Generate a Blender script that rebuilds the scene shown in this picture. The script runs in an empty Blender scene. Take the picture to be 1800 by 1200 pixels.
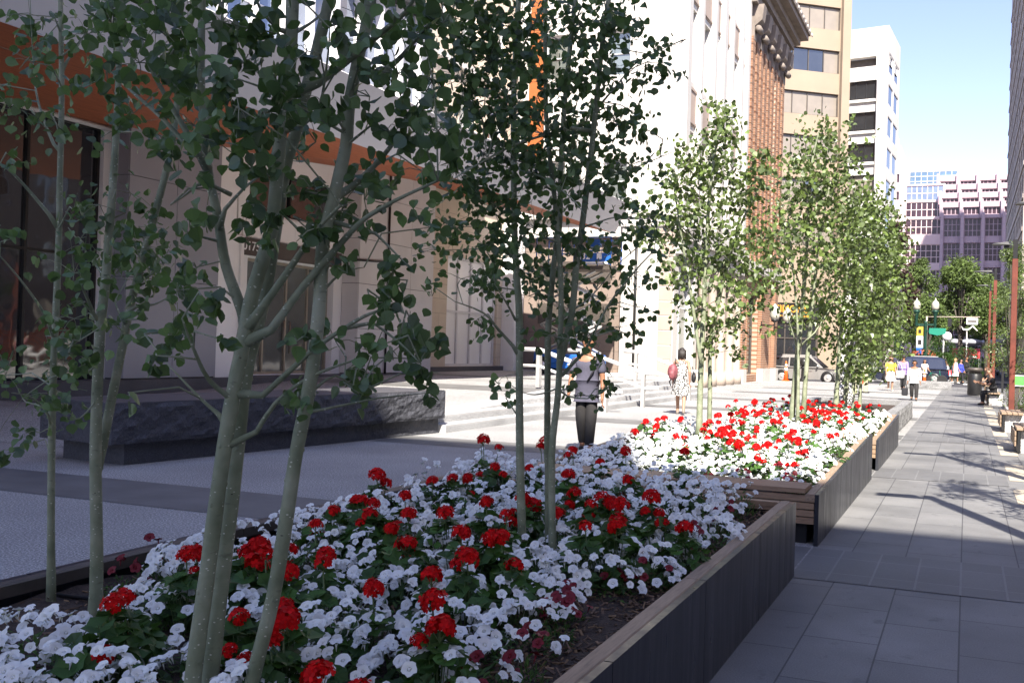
import bpy, bmesh, math, random
from mathutils import Vector, Matrix, Euler, Quaternion
R = math.radians
rnd = random.Random(11)
SC = bpy.context.scene
COL = SC.collection

# ---------------------------------------------------------------- helpers
class MB:
    """collects geometry for ONE mesh object"""
    def __init__(s): s.v = []; s.f = []; s.m = []; s.sm = []
    def add(s, vs, fs, mi=0, sm=False):
        b = len(s.v); s.v += [tuple(p) for p in vs]
        for f in fs: s.f.append(tuple(b+i for i in f)); s.m.append(mi); s.sm.append(sm)
    def box(s, c, d, mi=0, rz=0, M=None):
        x, y, z = d[0]/2, d[1]/2, d[2]/2
        vs = [Vector((i, j, k)) for i in (-x, x) for j in (-y, y) for k in (-z, z)]
        if M is None: M = Matrix.Rotation(rz, 3, 'Z')
        c = Vector(c)
        s.add([M @ p + c for p in vs], [(0,1,3,2),(4,6,7,5),(0,4,5,1),(2,3,7,6),(0,2,6,4),(1,5,7,3)], mi)
    def b2(s, a, b, mi=0):
        s.box([(a[i]+b[i])/2 for i in range(3)], [abs(b[i]-a[i]) for i in range(3)], mi)
    def bev(s, a, b, e=.01, mi=0):
        """box with chamfered vertical and top edges"""
        x0, y0, z0 = [min(a[i], b[i]) for i in range(3)]; x1, y1, z1 = [max(a[i], b[i]) for i in range(3)]
        def ring(i, z): return [(x0+i+e,y0+i,z),(x1-i-e,y0+i,z),(x1-i,y0+i+e,z),(x1-i,y1-i-e,z),(x1-i-e,y1-i,z),(x0+i+e,y1-i,z),(x0+i,y1-i-e,z),(x0+i,y0+i+e,z)]
        vs = ring(e,z0)+ring(0,z0+e)+ring(0,z1-e)+ring(e,z1)
        fs = [tuple(range(7,-1,-1)), tuple(range(24,32))]
        for r in range(3):
            for i in range(8): j = (i+1)%8; fs.append((r*8+i, r*8+j, r*8+8+j, r*8+8+i))
        s.add(vs, fs, mi)
    def quad(s, a, b, c, d, mi=0): s.add([a,b,c,d], [(0,1,2,3)], mi)
    def prism(s, poly, h, mi=0, M=None):
        """polygon (x,y) extruded by h along z, then transformed"""
        n = len(poly); vs = [Vector((p[0],p[1],0)) for p in poly]+[Vector((p[0],p[1],h)) for p in poly]
        if M is not None: vs = [M @ p for p in vs]
        s.add(vs, [tuple(range(n-1,-1,-1)), tuple(range(n,2*n))]+[(i,(i+1)%n,n+(i+1)%n,n+i) for i in range(n)], mi)
    def tube(s, pts, rs, n=8, mi=0, cap=True, sm=True):
        pts = [Vector(p) for p in pts]
        if not isinstance(rs, (list, tuple)): rs = [rs]*len(pts)
        vs = []; up = Vector((.13,.21,1)).normalized()
        prev = None
        for i, p in enumerate(pts):
            t = (pts[min(i+1,len(pts)-1)]-pts[max(i-1,0)])
            if t.length < 1e-6: t = Vector((0,0,1))
            t.normalize()
            if prev is None:
                a = t.cross(Vector((1,0,0)) if abs(t.x) < .8 else Vector((0,1,0))).normalized()
            else:
                a = (prev - t*prev.dot(t)); a = a.normalized() if a.length > 1e-6 else t.orthogonal().normalized()
            prev = a; b = t.cross(a)
            for k in range(n):
                q = 2*math.pi*k/n; vs.append(p+(a*math.cos(q)+b*math.sin(q))*rs[i])
        fs = []
        for i in range(len(pts)-1):
            for k in range(n): l = (k+1)%n; fs.append((i*n+k, i*n+l, i*n+n+l, i*n+n+k))
        s.add(vs, fs, mi, sm)
        if cap:
            b = len(s.v)-len(vs)
            s.f.append(tuple(b+k for k in range(n-1,-1,-1))); s.m.append(mi); s.sm.append(False)
            s.f.append(tuple(b+len(vs)-n+k for k in range(n))); s.m.append(mi); s.sm.append(False)
    def lathe(s, c, prof, n=16, mi=0, sm=True, axis='Z', sx=1, sy=1):
        c = Vector(c); vs = []
        for r, z in prof:
            for k in range(n):
                q = 2*math.pi*k/n; p = Vector((r*math.cos(q)*sx, r*math.sin(q)*sy, z))
                if axis == 'X': p = Vector((p.z, p.x, p.y))
                if axis == 'Y': p = Vector((p.x, p.z, p.y))
                vs.append(c+p)
        fs = []
        for i in range(len(prof)-1):
            for k in range(n): l = (k+1)%n; fs.append((i*n+k, i*n+l, i*n+n+l, i*n+n+k))
        fs.append(tuple(range(n-1,-1,-1))); fs.append(tuple((len(prof)-1)*n+k for k in range(n)))
        s.add(vs, fs, mi, sm)
    def blob(s, c, d, mi=0, n=10, m=7, jit=0, seed=1):
        r = random.Random(seed); prof = []
        c = Vector(c); vs = []; 
        for i in range(m+1):
            th = math.pi*i/m
            for k in range(n):
                q = 2*math.pi*k/n; g = 1+jit*r.uniform(-1,1)
                vs.append(c+Vector((math.sin(th)*math.cos(q)*d[0]*g, math.sin(th)*math.sin(q)*d[1]*g, -math.cos(th)*d[2]*g)))
        fs = []
        for i in range(m):
            for k in range(n): l = (k+1)%n; fs.append((i*n+k, i*n+l, i*n+n+l, i*n+n+k))
        s.add(vs, fs, mi, True)
    def mesh(s, name, mats, off=(0,0,0)):
        me = bpy.data.meshes.new(name)
        if any(off): s.v = [(p[0]-off[0], p[1]-off[1], p[2]-off[2]) for p in s.v]
        me.from_pydata(s.v, [], s.f)
        for m in (mats if isinstance(mats, (list, tuple)) else [mats]): me.materials.append(m)
        me.polygons.foreach_set('material_index', s.m)
        me.polygons.foreach_set('use_smooth', s.sm)
        me.update(); return me
    def build(s, name, mats, parent=None, local=False):
        off = (0,0,0)
        if parent is not None and not local:
            r = parent
            while r.parent: r = r.parent
            off = tuple(r.location)
        o = bpy.data.objects.new(name, s.mesh(name, mats, off)); COL.objects.link(o)
        if parent is not None: o.parent = parent
        return o

def thing(name, label, cat, loc=(0,0,0), rz=0, group=None, scale=1):
    o = bpy.data.objects.new(name, None); COL.objects.link(o); o.empty_display_size = .2
    o.location = loc; o.rotation_euler = (0,0,rz); o.scale = (scale,)*3
    o['label'] = label; o['category'] = cat
    if group: o['group'] = group
    return o
def tag(o, label, cat, group=None):
    o['label'] = label; o['category'] = cat
    if group: o['group'] = group
    return o
def struct(o): o['kind'] = 'structure'; return o
def kids(o): return [c for c in bpy.data.objects if c.parent == o]
def link_obj(name, me, parent, loc=(0,0,0), rot=(0,0,0), sc=1):
    o = bpy.data.objects.new(name, me); COL.objects.link(o); o.parent = parent
    o.location = loc; o.rotation_euler = rot; o.scale = (sc,)*3 if not isinstance(sc,(tuple,list)) else sc
    return o
def dup(root, loc, rz=None, label=None, group=None):
    def cp(o, par):
        c = o.copy(); COL.objects.link(c); c.parent = par
        for ch in o.children: cp(ch, c)
        return c
    r = cp(root, None); r.location = loc
    if rz is not None: r.rotation_euler = (0,0,rz)
    if label: r['label'] = label
    if group: r['group'] = group
    return r
def text(body, size, m, name, parent, loc, rot, ext=.004, align='CENTER', sx=1, bold=0):
    cu = bpy.data.curves.new(name, 'FONT'); cu.body = body; cu.size = size; cu.extrude = ext; cu.align_x = align; cu.align_y = 'CENTER'; cu.offset = bold
    t = bpy.data.objects.new('tmp', cu); COL.objects.link(t)
    bpy.context.view_layer.update()
    me = bpy.data.meshes.new_from_object(t.evaluated_get(bpy.context.evaluated_depsgraph_get()))
    bpy.data.objects.remove(t); me.name = name; me.materials.clear(); me.materials.append(m)
    r = parent
    while r.parent: r = r.parent
    o = link_obj(name, me, parent, Vector(loc)-r.location, rot, (sx,1,1)); return o
def skin(vs, es, sub=1):
    """vs: list of (pos, radius or (rx,ry)); one continuous surface grown round the skeleton"""
    me = bpy.data.meshes.new('sk'); me.from_pydata([v[0] for v in vs], es, [])
    o = bpy.data.objects.new('sk', me); COL.objects.link(o)
    md = o.modifiers.new('s','SKIN'); md.use_smooth_shade = True; md.branch_smoothing = .3
    for i, v in enumerate(vs):
        r = v[1] if isinstance(v[1], (tuple, list)) else (v[1], v[1])
        me.skin_vertices[0].data[i].radius = r
        me.skin_vertices[0].data[i].use_root = (i == 0)
    if sub: o.modifiers.new('d','SUBSURF').levels = sub
    bpy.context.view_layer.update()
    out = bpy.data.meshes.new_from_object(o.evaluated_get(bpy.context.evaluated_depsgraph_get()))
    bpy.data.objects.remove(o); bpy.data.meshes.remove(me)
    out.polygons.foreach_set('use_smooth', [True]*len(out.polygons))
    return out

# ---------------------------------------------------------------- materials
def nd(nt, t, **kw):
    n = nt.nodes.new(t)
    for k, v in kw.items(): setattr(n, k, v)
    return n
def mixc(nt, fac, a, b, bt='MIX'):
    n = nd(nt, 'ShaderNodeMix', data_type='RGBA', blend_type=bt)
    for sock, val in ((0, fac), (6, a), (7, b)):
        if isinstance(val, bpy.types.NodeSocket): nt.links.new(val, n.inputs[sock])
        else: n.inputs[sock].default_value = val if sock == 0 else ((*val, 1) if len(val) == 3 else val)
    return n.outputs[2]
def noise(nt, vec, scale, detail=3, rough=.55):
    n = nd(nt, 'ShaderNodeTexNoise'); n.inputs['Scale'].default_value = scale; n.inputs['Detail'].default_value = detail; n.inputs['Roughness'].default_value = rough
    nt.links.new(vec, n.inputs['Vector']); return n.outputs['Fac']
def ramp(nt, fac, stops):
    n = nd(nt, 'ShaderNodeValToRGB'); e = n.color_ramp.elements
    while len(e) < len(stops): e.new(.5)
    for i, (p, c) in enumerate(stops): e[i].position = p; e[i].color = (*c, 1) if len(c) == 3 else c
    nt.links.new(fac, n.inputs[0]); return n.outputs[0]
def base(name):
    m = bpy.data.materials.new(name); m.use_nodes = True; nt = m.node_tree
    b = nt.nodes['Principled BSDF']; tc = nd(nt, 'ShaderNodeTexCoord')
    return m, nt, b, tc.outputs['Object']
def bump(nt, b, h, st, dist=.02):
    n = nd(nt, 'ShaderNodeBump'); n.inputs['Strength'].default_value = st; n.inputs['Distance'].default_value = dist
    nt.links.new(h, n.inputs['Height']); nt.links.new(n.outputs[0], b.inputs['Normal'])
def mul(c, k): return tuple(min(1, x*k) for x in c)
def mat(name, col, rough=.6, metal=0, var=.18, scale=3, fine=60, bmp=0, bscale=40, spec=.5, island=0, coat=0, trans=0, tcol=None):
    m, nt, b, v = base(name)
    f = noise(nt, v, scale, 4)
    c = ramp(nt, f, [(.3, mul(col, 1-var)), (.7, mul(col, 1+var))])
    if fine:
        g = noise(nt, v, fine, 2); c = mixc(nt, .5*var, c, ramp(nt, g, [(.35,(.25,.25,.25)),(.65,(.75,.75,.75))]), 'OVERLAY')
    if island:
        ge = nd(nt, 'ShaderNodeNewGeometry'); oi = nd(nt, 'ShaderNodeObjectInfo')
        ad = nd(nt, 'ShaderNodeMath', operation='ADD'); nt.links.new(ge.outputs['Random Per Island'], ad.inputs[0]); nt.links.new(oi.outputs['Random'], ad.inputs[1])
        fr = nd(nt, 'ShaderNodeMath', operation='FRACT'); nt.links.new(ad.outputs[0], fr.inputs[0])
        c = mixc(nt, 1, c, ramp(nt, fr.outputs[0], [(0, (1-island,)*3), (.6, (1,1,1)), (1, (1+island, 1+island, 1+island*.4))]), 'MULTIPLY')
    nt.links.new(c, b.inputs['Base Color'])
    b.inputs['Roughness'].default_value = rough; b.inputs['Metallic'].default_value = metal
    b.inputs['Specular IOR Level'].default_value = spec; b.inputs['Coat Weight'].default_value = coat
    if bmp: bump(nt, b, noise(nt, v, bscale, 4), bmp)
    if trans:
        t = nd(nt, 'ShaderNodeBsdfTranslucent'); mx = nd(nt, 'ShaderNodeMixShader'); mx.inputs[0].default_value = trans
        if tcol: t.inputs[0].default_value = (*tcol, 1)
        else: nt.links.new(c, t.inputs[0])
        out = nt.nodes['Material Output']
        nt.links.new(b.outputs[0], mx.inputs[1]); nt.links.new(t.outputs[0], mx.inputs[2]); nt.links.new(mx.outputs[0], out.inputs[0])
    return m
def bricks(name, c1, c2, mortar, bw, bh, ms=.01, rot=None, rough=.8, bmp=.3, off=.5, var=.15, dirt=.0, spec=.3, rvar=0):
    """masonry / paving pattern; rot = Euler that turns object coordinates into the (u, v) of the pattern"""
    m, nt, b, v = base(name)
    mp = nd(nt, 'ShaderNodeMapping'); nt.links.new(v, mp.inputs[0])
    if rot: mp.inputs['Rotation'].default_value = rot
    t = nd(nt, 'ShaderNodeTexBrick'); t.offset = off; nt.links.new(mp.outputs[0], t.inputs['Vector'])
    for k, q in (('Color1',c1),('Color2',c2),('Mortar',mortar)): t.inputs[k].default_value = (*q,1)
    t.inputs['Scale'].default_value = 1; t.inputs['Brick Width'].default_value = bw; t.inputs['Row Height'].default_value = bh
    t.inputs['Mortar Size'].default_value = ms; t.inputs['Mortar Smooth'].default_value = .1; t.inputs['Bias'].default_value = 0
    c = mixc(nt, var, t.outputs[0], ramp(nt, noise(nt, v, 1.2, 5), [(.3,(.2,.2,.2)),(.7,(.8,.8,.8))]), 'OVERLAY')
    c = mixc(nt, var, c, ramp(nt, noise(nt, v, 120, 2), [(.3,(.2,.2,.2)),(.7,(.8,.8,.8))]), 'OVERLAY')
    if dirt: c = mixc(nt, ramp(nt, noise(nt, v, 5, 6, .7), [(.60,(0,0,0)),(.68,(dirt,)*3)]), c, (.02,.02,.02))
    nt.links.new(c, b.inputs['Base Color']); b.inputs['Roughness'].default_value = rough; b.inputs['Specular IOR Level'].default_value = spec
    if bmp:
        iv = nd(nt, 'ShaderNodeMath', operation='MULTIPLY_ADD'); iv.inputs[1].default_value = -1; iv.inputs[2].default_value = 1; nt.links.new(t.outputs['Fac'], iv.inputs[0])
        ad = nd(nt, 'ShaderNodeMath', operation='MULTIPLY_ADD'); nt.links.new(noise(nt, v, 90, 3), ad.inputs[0]); ad.inputs[1].default_value = .3; nt.links.new(iv.outputs[0], ad.inputs[2])
        bump(nt, b, ad.outputs[0], bmp, .006)
    return m
def speckle(name, dark, mid, light, scale=220, rough=.7, bmp=.15, big=1.5, chip=0, bdist=.01):
    m, nt, b, v = base(name)
    f = noise(nt, v, scale, 2, .7)
    c = ramp(nt, f, [(.36, dark), (.47, mid), (.56, mid), (.66, light)])
    c = mixc(nt, .30, c, ramp(nt, noise(nt, v, big, 6), [(.3,(.15,.15,.15)),(.7,(.85,.85,.85))]), 'OVERLAY')
    nt.links.new(c, b.inputs['Base Color']); b.inputs['Roughness'].default_value = rough
    if bmp: bump(nt, b, noise(nt, v, chip or scale, 6), bmp, bdist)
    return m
def glass(name, col=(.02,.022,.025), rough=.04, spec=.8, wav=.012, metal=0):
    m, nt, b, v = base(name)
    c = ramp(nt, noise(nt, v, .6, 3), [(.3, mul(col,.7)), (.7, mul(col,1.3))]); nt.links.new(c, b.inputs['Base Color'])
    b.inputs['Roughness'].default_value = rough; b.inputs['Specular IOR Level'].default_value = spec; b.inputs['IOR'].default_value = 1.9; b.inputs['Metallic'].default_value = metal
    bump(nt, b, noise(nt, v, .9, 2), wav, 1.0)
    return m

UPX = (R(90), R(90), 0)      # patterns on walls that face +X: u = y, v = -z
M = {}
# ground
M['asphalt'] = mat('asphalt', (.045,.045,.052), .85, var=.25, scale=.8, fine=150, bmp=.25, bscale=160)
M['walk'] = bricks('basalt_slabs', (.140,.140,.140), (.172,.171,.169), (.062,.062,.065), .76, .42, .005, (0,0,R(90)), .62, .35, .37, .34, .35)
M['walkband'] = bricks('basalt_band_pavers', (.112,.112,.113), (.130,.130,.130), (.165,.165,.165), .30, .56, .008, (0,0,0), .6, .35, .0, .2)
M['plaza'] = speckle('exposed_aggregate', (.09,.09,.091), (.27,.268,.262), (.60,.595,.58), 62, .8, .3, .45)
M['plazaband'] = mat('dark_paving', (.125,.124,.122), .7, var=.2, scale=1.5, fine=120, bmp=.1, bscale=100)
M['tactile'] = mat('pale_paver', (.40,.35,.27), .75, var=.12, scale=4, bmp=.1)
M['soil'] = mat('bark_mulch_bed', (.05,.034,.026), .95, var=.5, scale=30, fine=120, bmp=.9, bscale=90)
M['chip'] = mat('mulch_chip', (.15,.095,.062), .9, var=.4, scale=20, island=.6)
# planters
M['steel'] = mat('dark_steel_panel', (.030,.032,.042), .33, .25, var=.3, scale=2.5, fine=30, bmp=.02, bscale=3, spec=.5)
def mk_steel():
    m, nt, b, v = base('dark_steel_panel'); mp = nd(nt, 'ShaderNodeMapping'); mp.inputs['Scale'].default_value = (6,6,.5); nt.links.new(v, mp.inputs[0])
    st = noise(nt, mp.outputs[0], 2.2, 6, .7); sp = noise(nt, v, 14, 6, .75)
    c = ramp(nt, st, [(.30,(.022,.024,.031)),(.55,(.034,.036,.045)),(.74,(.046,.047,.053))])
    c = mixc(nt, ramp(nt, sp, [(.60,(0,0,0)),(.70,(.6,.6,.6))]), c, (.085,.082,.078)); nt.links.new(c, b.inputs['Base Color'])
    r = ramp(nt, st, [(.3,(.26,)*3),(.7,(.52,)*3)]); nt.links.new(r, b.inputs['Roughness']); b.inputs['Metallic'].default_value = .2; return m
M['steel'] = mk_steel()
M['wood'] = None
M['granite_dk'] = speckle('black_granite_rough', (.018,.019,.026), (.048,.050,.060), (.14,.14,.16), 160, .75, .9, 1.2, 9, .05)
M['granite_pol'] = speckle('black_granite_sawn', (.03,.03,.036), (.075,.075,.085), (.16,.16,.17), 200, .5, .1, 1.5)
M['granite_gr'] = speckle('grey_granite', (.07,.07,.07), (.19,.19,.19), (.45,.45,.45), 90, .75, .5, 1.5, 24, .03)
M['granite_wh'] = speckle('white_granite', (.16,.16,.16), (.62,.6,.58), (.8,.8,.78), 60, .75, .4, 1.5)
M['step'] = speckle('pale_granite_step', (.26,.26,.26), (.42,.415,.41), (.56,.56,.55), 120, .75, .1, 1)
M['steprise'] = speckle('step_riser', (.10,.10,.10), (.36,.36,.36), (.6,.6,.6), 60, .8, .3, 1)
# plants
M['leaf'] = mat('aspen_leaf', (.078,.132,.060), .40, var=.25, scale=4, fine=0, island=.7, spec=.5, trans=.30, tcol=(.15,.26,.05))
M['leaf2'] = mat('aspen_leaf_sunlit_copy', (.098,.140,.042), .42, var=.25, scale=2, fine=0, island=.55, spec=.6, trans=.22, tcol=(.22,.32,.06))  # lit copy of the aspen leaf: sunlight put into a paler, yellower colour
M['leafbig'] = mat('elm_leaf', (.095,.14,.042), .6, var=.3, scale=.6, fine=0, island=.6, spec=.3, trans=.25, tcol=(.14,.2,.04))
M['leafpurple'] = mat('purple_leaf', (.045,.026,.022), .6, var=.3, scale=.6, fine=0, island=.6, spec=.3, trans=.15, tcol=(.12,.05,.03))
M['hedge'] = mat('hedge_leaf', (.040,.085,.020), .6, var=.3, scale=2, fine=0, island=.6, spec=.3, trans=.2, tcol=(.1,.2,.03))
def mk_bark():
    m, nt, b, v = base('aspen_bark')
    f = noise(nt, v, 7, 4); c = ramp(nt, f, [(.3,(.125,.15,.085)),(.5,(.205,.23,.145)),(.72,(.32,.335,.24))])
    mp = nd(nt, 'ShaderNodeMapping'); mp.inputs['Scale'].default_value = (1,1,1.6); nt.links.new(v, mp.inputs[0])
    vo = nd(nt, 'ShaderNodeTexVoronoi'); vo.inputs['Scale'].default_value = 42; nt.links.new(mp.outputs[0], vo.inputs['Vector'])
    c = mixc(nt, ramp(nt, vo.outputs['Distance'], [(.10,(.75,.75,.75)),(.17,(0,0,0))]), c, (.70,.70,.58))
    m2 = nd(nt, 'ShaderNodeMapping'); m2.inputs['Scale'].default_value = (9,9,26); nt.links.new(v, m2.inputs[0])
    c = mixc(nt, ramp(nt, noise(nt, m2.outputs[0], 2.2, 3), [(.64,(0,0,0)),(.70,(.4,.4,.4))]), c, (.07,.065,.045))
    nt.links.new(c, b.inputs['Base Color']); b.inputs['Roughness'].default_value = .7
    bump(nt, b, noise(nt, v, 35, 5), .35, .01); return m
M['bark'] = mk_bark()
M['scar'] = mat('bark_scar', (.05,.045,.035), .85, var=.3, fine=0)
M['barkdk'] = mat('dark_bark', (.10,.085,.07), .85, var=.35, scale=6, bmp=.5)
M['stake'] = mat('pale_trunk', (.40,.37,.25), .75, var=.2, scale=6)
M['petal'] = mat('white_petal', (.87,.88,.86), .55, var=.06, scale=20, fine=0, island=.10, spec=.3, trans=.22, tcol=(.8,.82,.8))
M['throat'] = mat('petunia_throat', (.30,.36,.07), .6, var=.1, fine=0)
M['red'] = mat('geranium_red', (.56,.004,.005), .6, var=.22, scale=30, fine=0, spec=.12, island=.3, trans=.15, tcol=(.7,.01,.01))
M['dkred'] = mat('dark_red_petal', (.15,.004,.010), .5, var=.2, scale=30, fine=0, spec=.3)
M['gleaf'] = mat('geranium_leaf', (.045,.105,.022), .55, var=.3, scale=14, fine=0, island=.45, spec=.35, trans=.2, tcol=(.1,.2,.03))
M['pleaf'] = mat('petunia_leaf', (.060,.115,.030), .55, var=.3, scale=14, fine=0, island=.45, spec=.3, trans=.2, tcol=(.12,.22,.04))
M['stem'] = mat('green_stem', (.10,.15,.05), .6, var=.2, fine=0)
# building
M['white'] = mat('white_metal_panel', (.84,.835,.82), .42, var=.04, scale=.8, fine=0)
M['lav'] = mat('pale_grey_panel', (.30,.305,.34), .4, var=.05, scale=.6, fine=0)
M['fascia'] = mat('grey_fascia_panel', (.56,.54,.54), .5, var=.05, scale=.4, fine=0)
M['stonegr'] = mat('grey_stone_panel', (.60,.585,.575), .65, var=.08, scale=.8, fine=90)
M['glassdk'] = glass('dark_glass')
M['glassbl'] = glass('sky_glass', (.16,.2,.28), .06, 1.0, .006, .4)
M['glassgr'] = glass('green_grey_glass', (.10,.115,.105), .08)
M['glasspk'] = glass('mauve_glass', (.040,.018,.026), .25, .25)
M['glassblue'] = glass('atrium_blue_glass', (.10,.17,.24), .1, .7, .01, .3)
M['blind'] = mat('beige_blind', (.22,.19,.155), .5, var=.08, scale=1.5, fine=0, coat=.4)
M['frame'] = mat('dark_window_frame', (.025,.024,.024), .45, .3, var=.15)
M['framelt'] = mat('pale_frame', (.62,.61,.62), .45, var=.06)
M['brass'] = mat('brass_frame', (.34,.30,.24), .35, .6, var=.1)
M['stone'] = bricks('cream_limestone', (.78,.73,.66), (.73,.68,.61), (.60,.55,.49), 1.5, .75, .012, UPX, .8, .1, .5, .1)
M['stonepl'] = mat('limestone_trim', (.52,.495,.46), .75, var=.06, scale=1, bmp=.05)
M['spandrel'] = mat('pink_stone_spandrel', (.36,.285,.24), .75, var=.08, scale=1.2)
M['beige'] = bricks('beige_stone_blocks', (.62,.53,.42), (.57,.48,.38), (.42,.36,.29), 1.1, .55, .012, UPX, .8, .15, .5, .12)
M['brown'] = bricks('brown_stone_blocks', (.24,.185,.155), (.21,.165,.14), (.15,.12,.10), 1.2, .75, .015, (R(90),0,0), .8, .15, .5, .12)
M['brick'] = bricks('orange_brick', (.28,.13,.072), (.22,.10,.056), (.36,.28,.21), .34, .13, .018, UPX, .85, .3, .5, .2)
M['brickY'] = bricks('orange_brick_front', (.44,.165,.075), (.35,.12,.055), (.50,.38,.29), .34, .13, .018, (R(90),0,0), .85, .3, .5, .2)
M['cornice'] = mat('weathered_cornice_stone', (.21,.175,.148), .8, var=.2, scale=2, bmp=.2)
M['cream'] = mat('cream_concrete', (.285,.222,.160), .8, var=.06, scale=.5, fine=40)
M['towerwh'] = mat('white_concrete', (.58,.555,.52), .75, var=.04, scale=.4)
M['pink'] = bricks('mauve_pink_panels', (.43,.33,.365), (.41,.315,.35), (.33,.25,.28), 3.4, 1.2, .03, (R(90),0,0), .7, 0, 0, .06)
M['pinklt'] = mat('pale_pink_panel', (.70,.56,.55), .7, var=.05, scale=.3)
M['rightb'] = mat('taupe_concrete', (.40,.34,.30), .85, var=.08, scale=.4)
M['storedk'] = mat('dark_bronze_front', (.085,.072,.062), .5, .2, var=.2)
M['taupe'] = mat('taupe_column', (.40,.335,.28), .65, var=.12, scale=2)
M['orange'] = mat('orange_sign', (.30,.085,.018), .5, var=.06)
M['black'] = mat('black_paint', (.016,.016,.017), .4, var=.2)
M['gold'] = mat('gold_letter', (.75,.36,.05), .4, .2, var=.05)
M['letter'] = mat('white_letter', (.85,.85,.84), .5, var=.02, fine=0)
M['rust'] = mat('rust_red_lamp_post', (.135,.029,.016), .65, 0, var=.25, scale=3)
M['green'] = mat('dark_green_metal', (.016,.060,.042), .4, .3, var=.15)
M['signgr'] = mat('street_sign_green', (.008,.20,.13), .5, var=.05)
M['globe'] = mat('frosted_glass_globe', (.42,.41,.35), .25, var=.03, spec=.6)
M['blue'] = mat('lift_blue', (.015,.11,.42), .45, var=.12)
M['metal'] = mat('galvanised_metal', (.55,.54,.52), .4, .6, var=.1)
M['rail'] = mat('pale_handrail', (.62,.61,.60), .4, .1, var=.05)
M['rubber'] = mat('tyre_rubber', (.02,.02,.02), .85, var=.2)
M['silver'] = mat('silver_car_paint', (.40,.39,.375), .28, .55, var=.04, coat=.8)
M['navy'] = mat('navy_car_paint', (.018,.024,.05), .25, .3, var=.1, coat=.8)
M['cone'] = mat('traffic_orange', (.85,.16,.02), .55, var=.06)
M['redsign'] = mat('red_sign', (.75,.06,.07), .5, var=.05)
M['banyel'] = mat('banner_yellow', (.42,.30,.04), .7, var=.06)
M['basket'] = mat('basket_bloom', (.30,.07,.03), .7, var=.2)
M['yellow'] = mat('yellow_cloth', (.86,.66,.05), .8, var=.06)
# people
M['skin'] = mat('skin', (.36,.20,.13), .5, var=.06, fine=0, spec=.35)
M['skin2'] = mat('tan_skin', (.26,.125,.07), .5, var=.06, fine=0, spec=.35)
M['hairdk'] = mat('dark_hair', (.018,.013,.011), .55, var=.3, scale=40)
M['hairbr'] = mat('brown_hair', (.09,.045,.022), .55, var=.3, scale=40)
M['hairbl'] = mat('blond_hair', (.42,.26,.11), .55, var=.3, scale=40)
def cloth(n, c): return mat(n, c, .85, var=.14, scale=9, fine=120, bmp=.25, bscale=18)
M['tee'] = cloth('lilac_grey_cotton', (.060,.058,.085)); M['pants'] = cloth('charcoal_trousers', (.026,.024,.024))
M['blackc'] = cloth('black_cloth', (.012,.012,.014)); M['whitec'] = cloth('white_cloth', (.66,.65,.63))
M['lblue'] = cloth('light_blue_cotton', (.45,.58,.72)); M['purple'] = cloth('purple_cotton', (.30,.22,.46)); M['royal'] = cloth('royal_blue_cloth', (.05,.07,.42))
M['bluewh'] = cloth('blue_white_print', (.62,.70,.84)); M['bag'] = mat('black_bag', (.015,.015,.018), .55, var=.25); M['cap'] = cloth('salmon_cap', (.70,.20,.12))
M['packred'] = mat('maroon_grey_nylon', (.20,.055,.065), .6, var=.5, scale=14)
def mk_wood(nm, col, sc):
    m, nt, b, v = base(nm); mp = nd(nt, 'ShaderNodeMapping'); mp.inputs['Scale'].default_value = sc; nt.links.new(v, mp.inputs[0])
    f = noise(nt, mp.outputs[0], 5, 5, .65); c = ramp(nt, f, [(.25, mul(col,.55)), (.5, col), (.75, mul(col,1.3))])
    nt.links.new(c, b.inputs['Base Color']); b.inputs['Roughness'].default_value = .6; bump(nt, b, f, .15, .01); return m
M['wood'] = mk_wood('weathered_ipe_y', (.28,.20,.135), (14,1.2,14))
M['woodx'] = mk_wood('weathered_ipe_x', (.30,.195,.12), (1.2,14,14))
M['soffit'] = mk_wood('orange_wood_soffit', (.40,.115,.045), (8,.5,1))
def mk_print():
    m, nt, b, v = base('black_white_print'); f = noise(nt, v, 15, 2)
    nt.links.new(ramp(nt, f, [(.40,(.62,.61,.59)),(.43,(.02,.02,.02)),(.53,(.02,.02,.02)),(.56,(.62,.61,.59))]), b.inputs['Base Color']); b.inputs['Roughness'].default_value = .8; return m
M['print'] = mk_print()
def mk_stripe():
    m, nt, b, v = base('blue_white_stripe'); w = nd(nt, 'ShaderNodeTexWave', bands_direction='Z'); w.inputs['Scale'].default_value = 5; nt.links.new(v, w.inputs[0])
    nt.links.new(ramp(nt, w.outputs[1], [(.45,(.8,.8,.8)),(.55,(.04,.06,.3))]), b.inputs['Base Color']); return m
M['stripe'] = mk_stripe()

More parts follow.
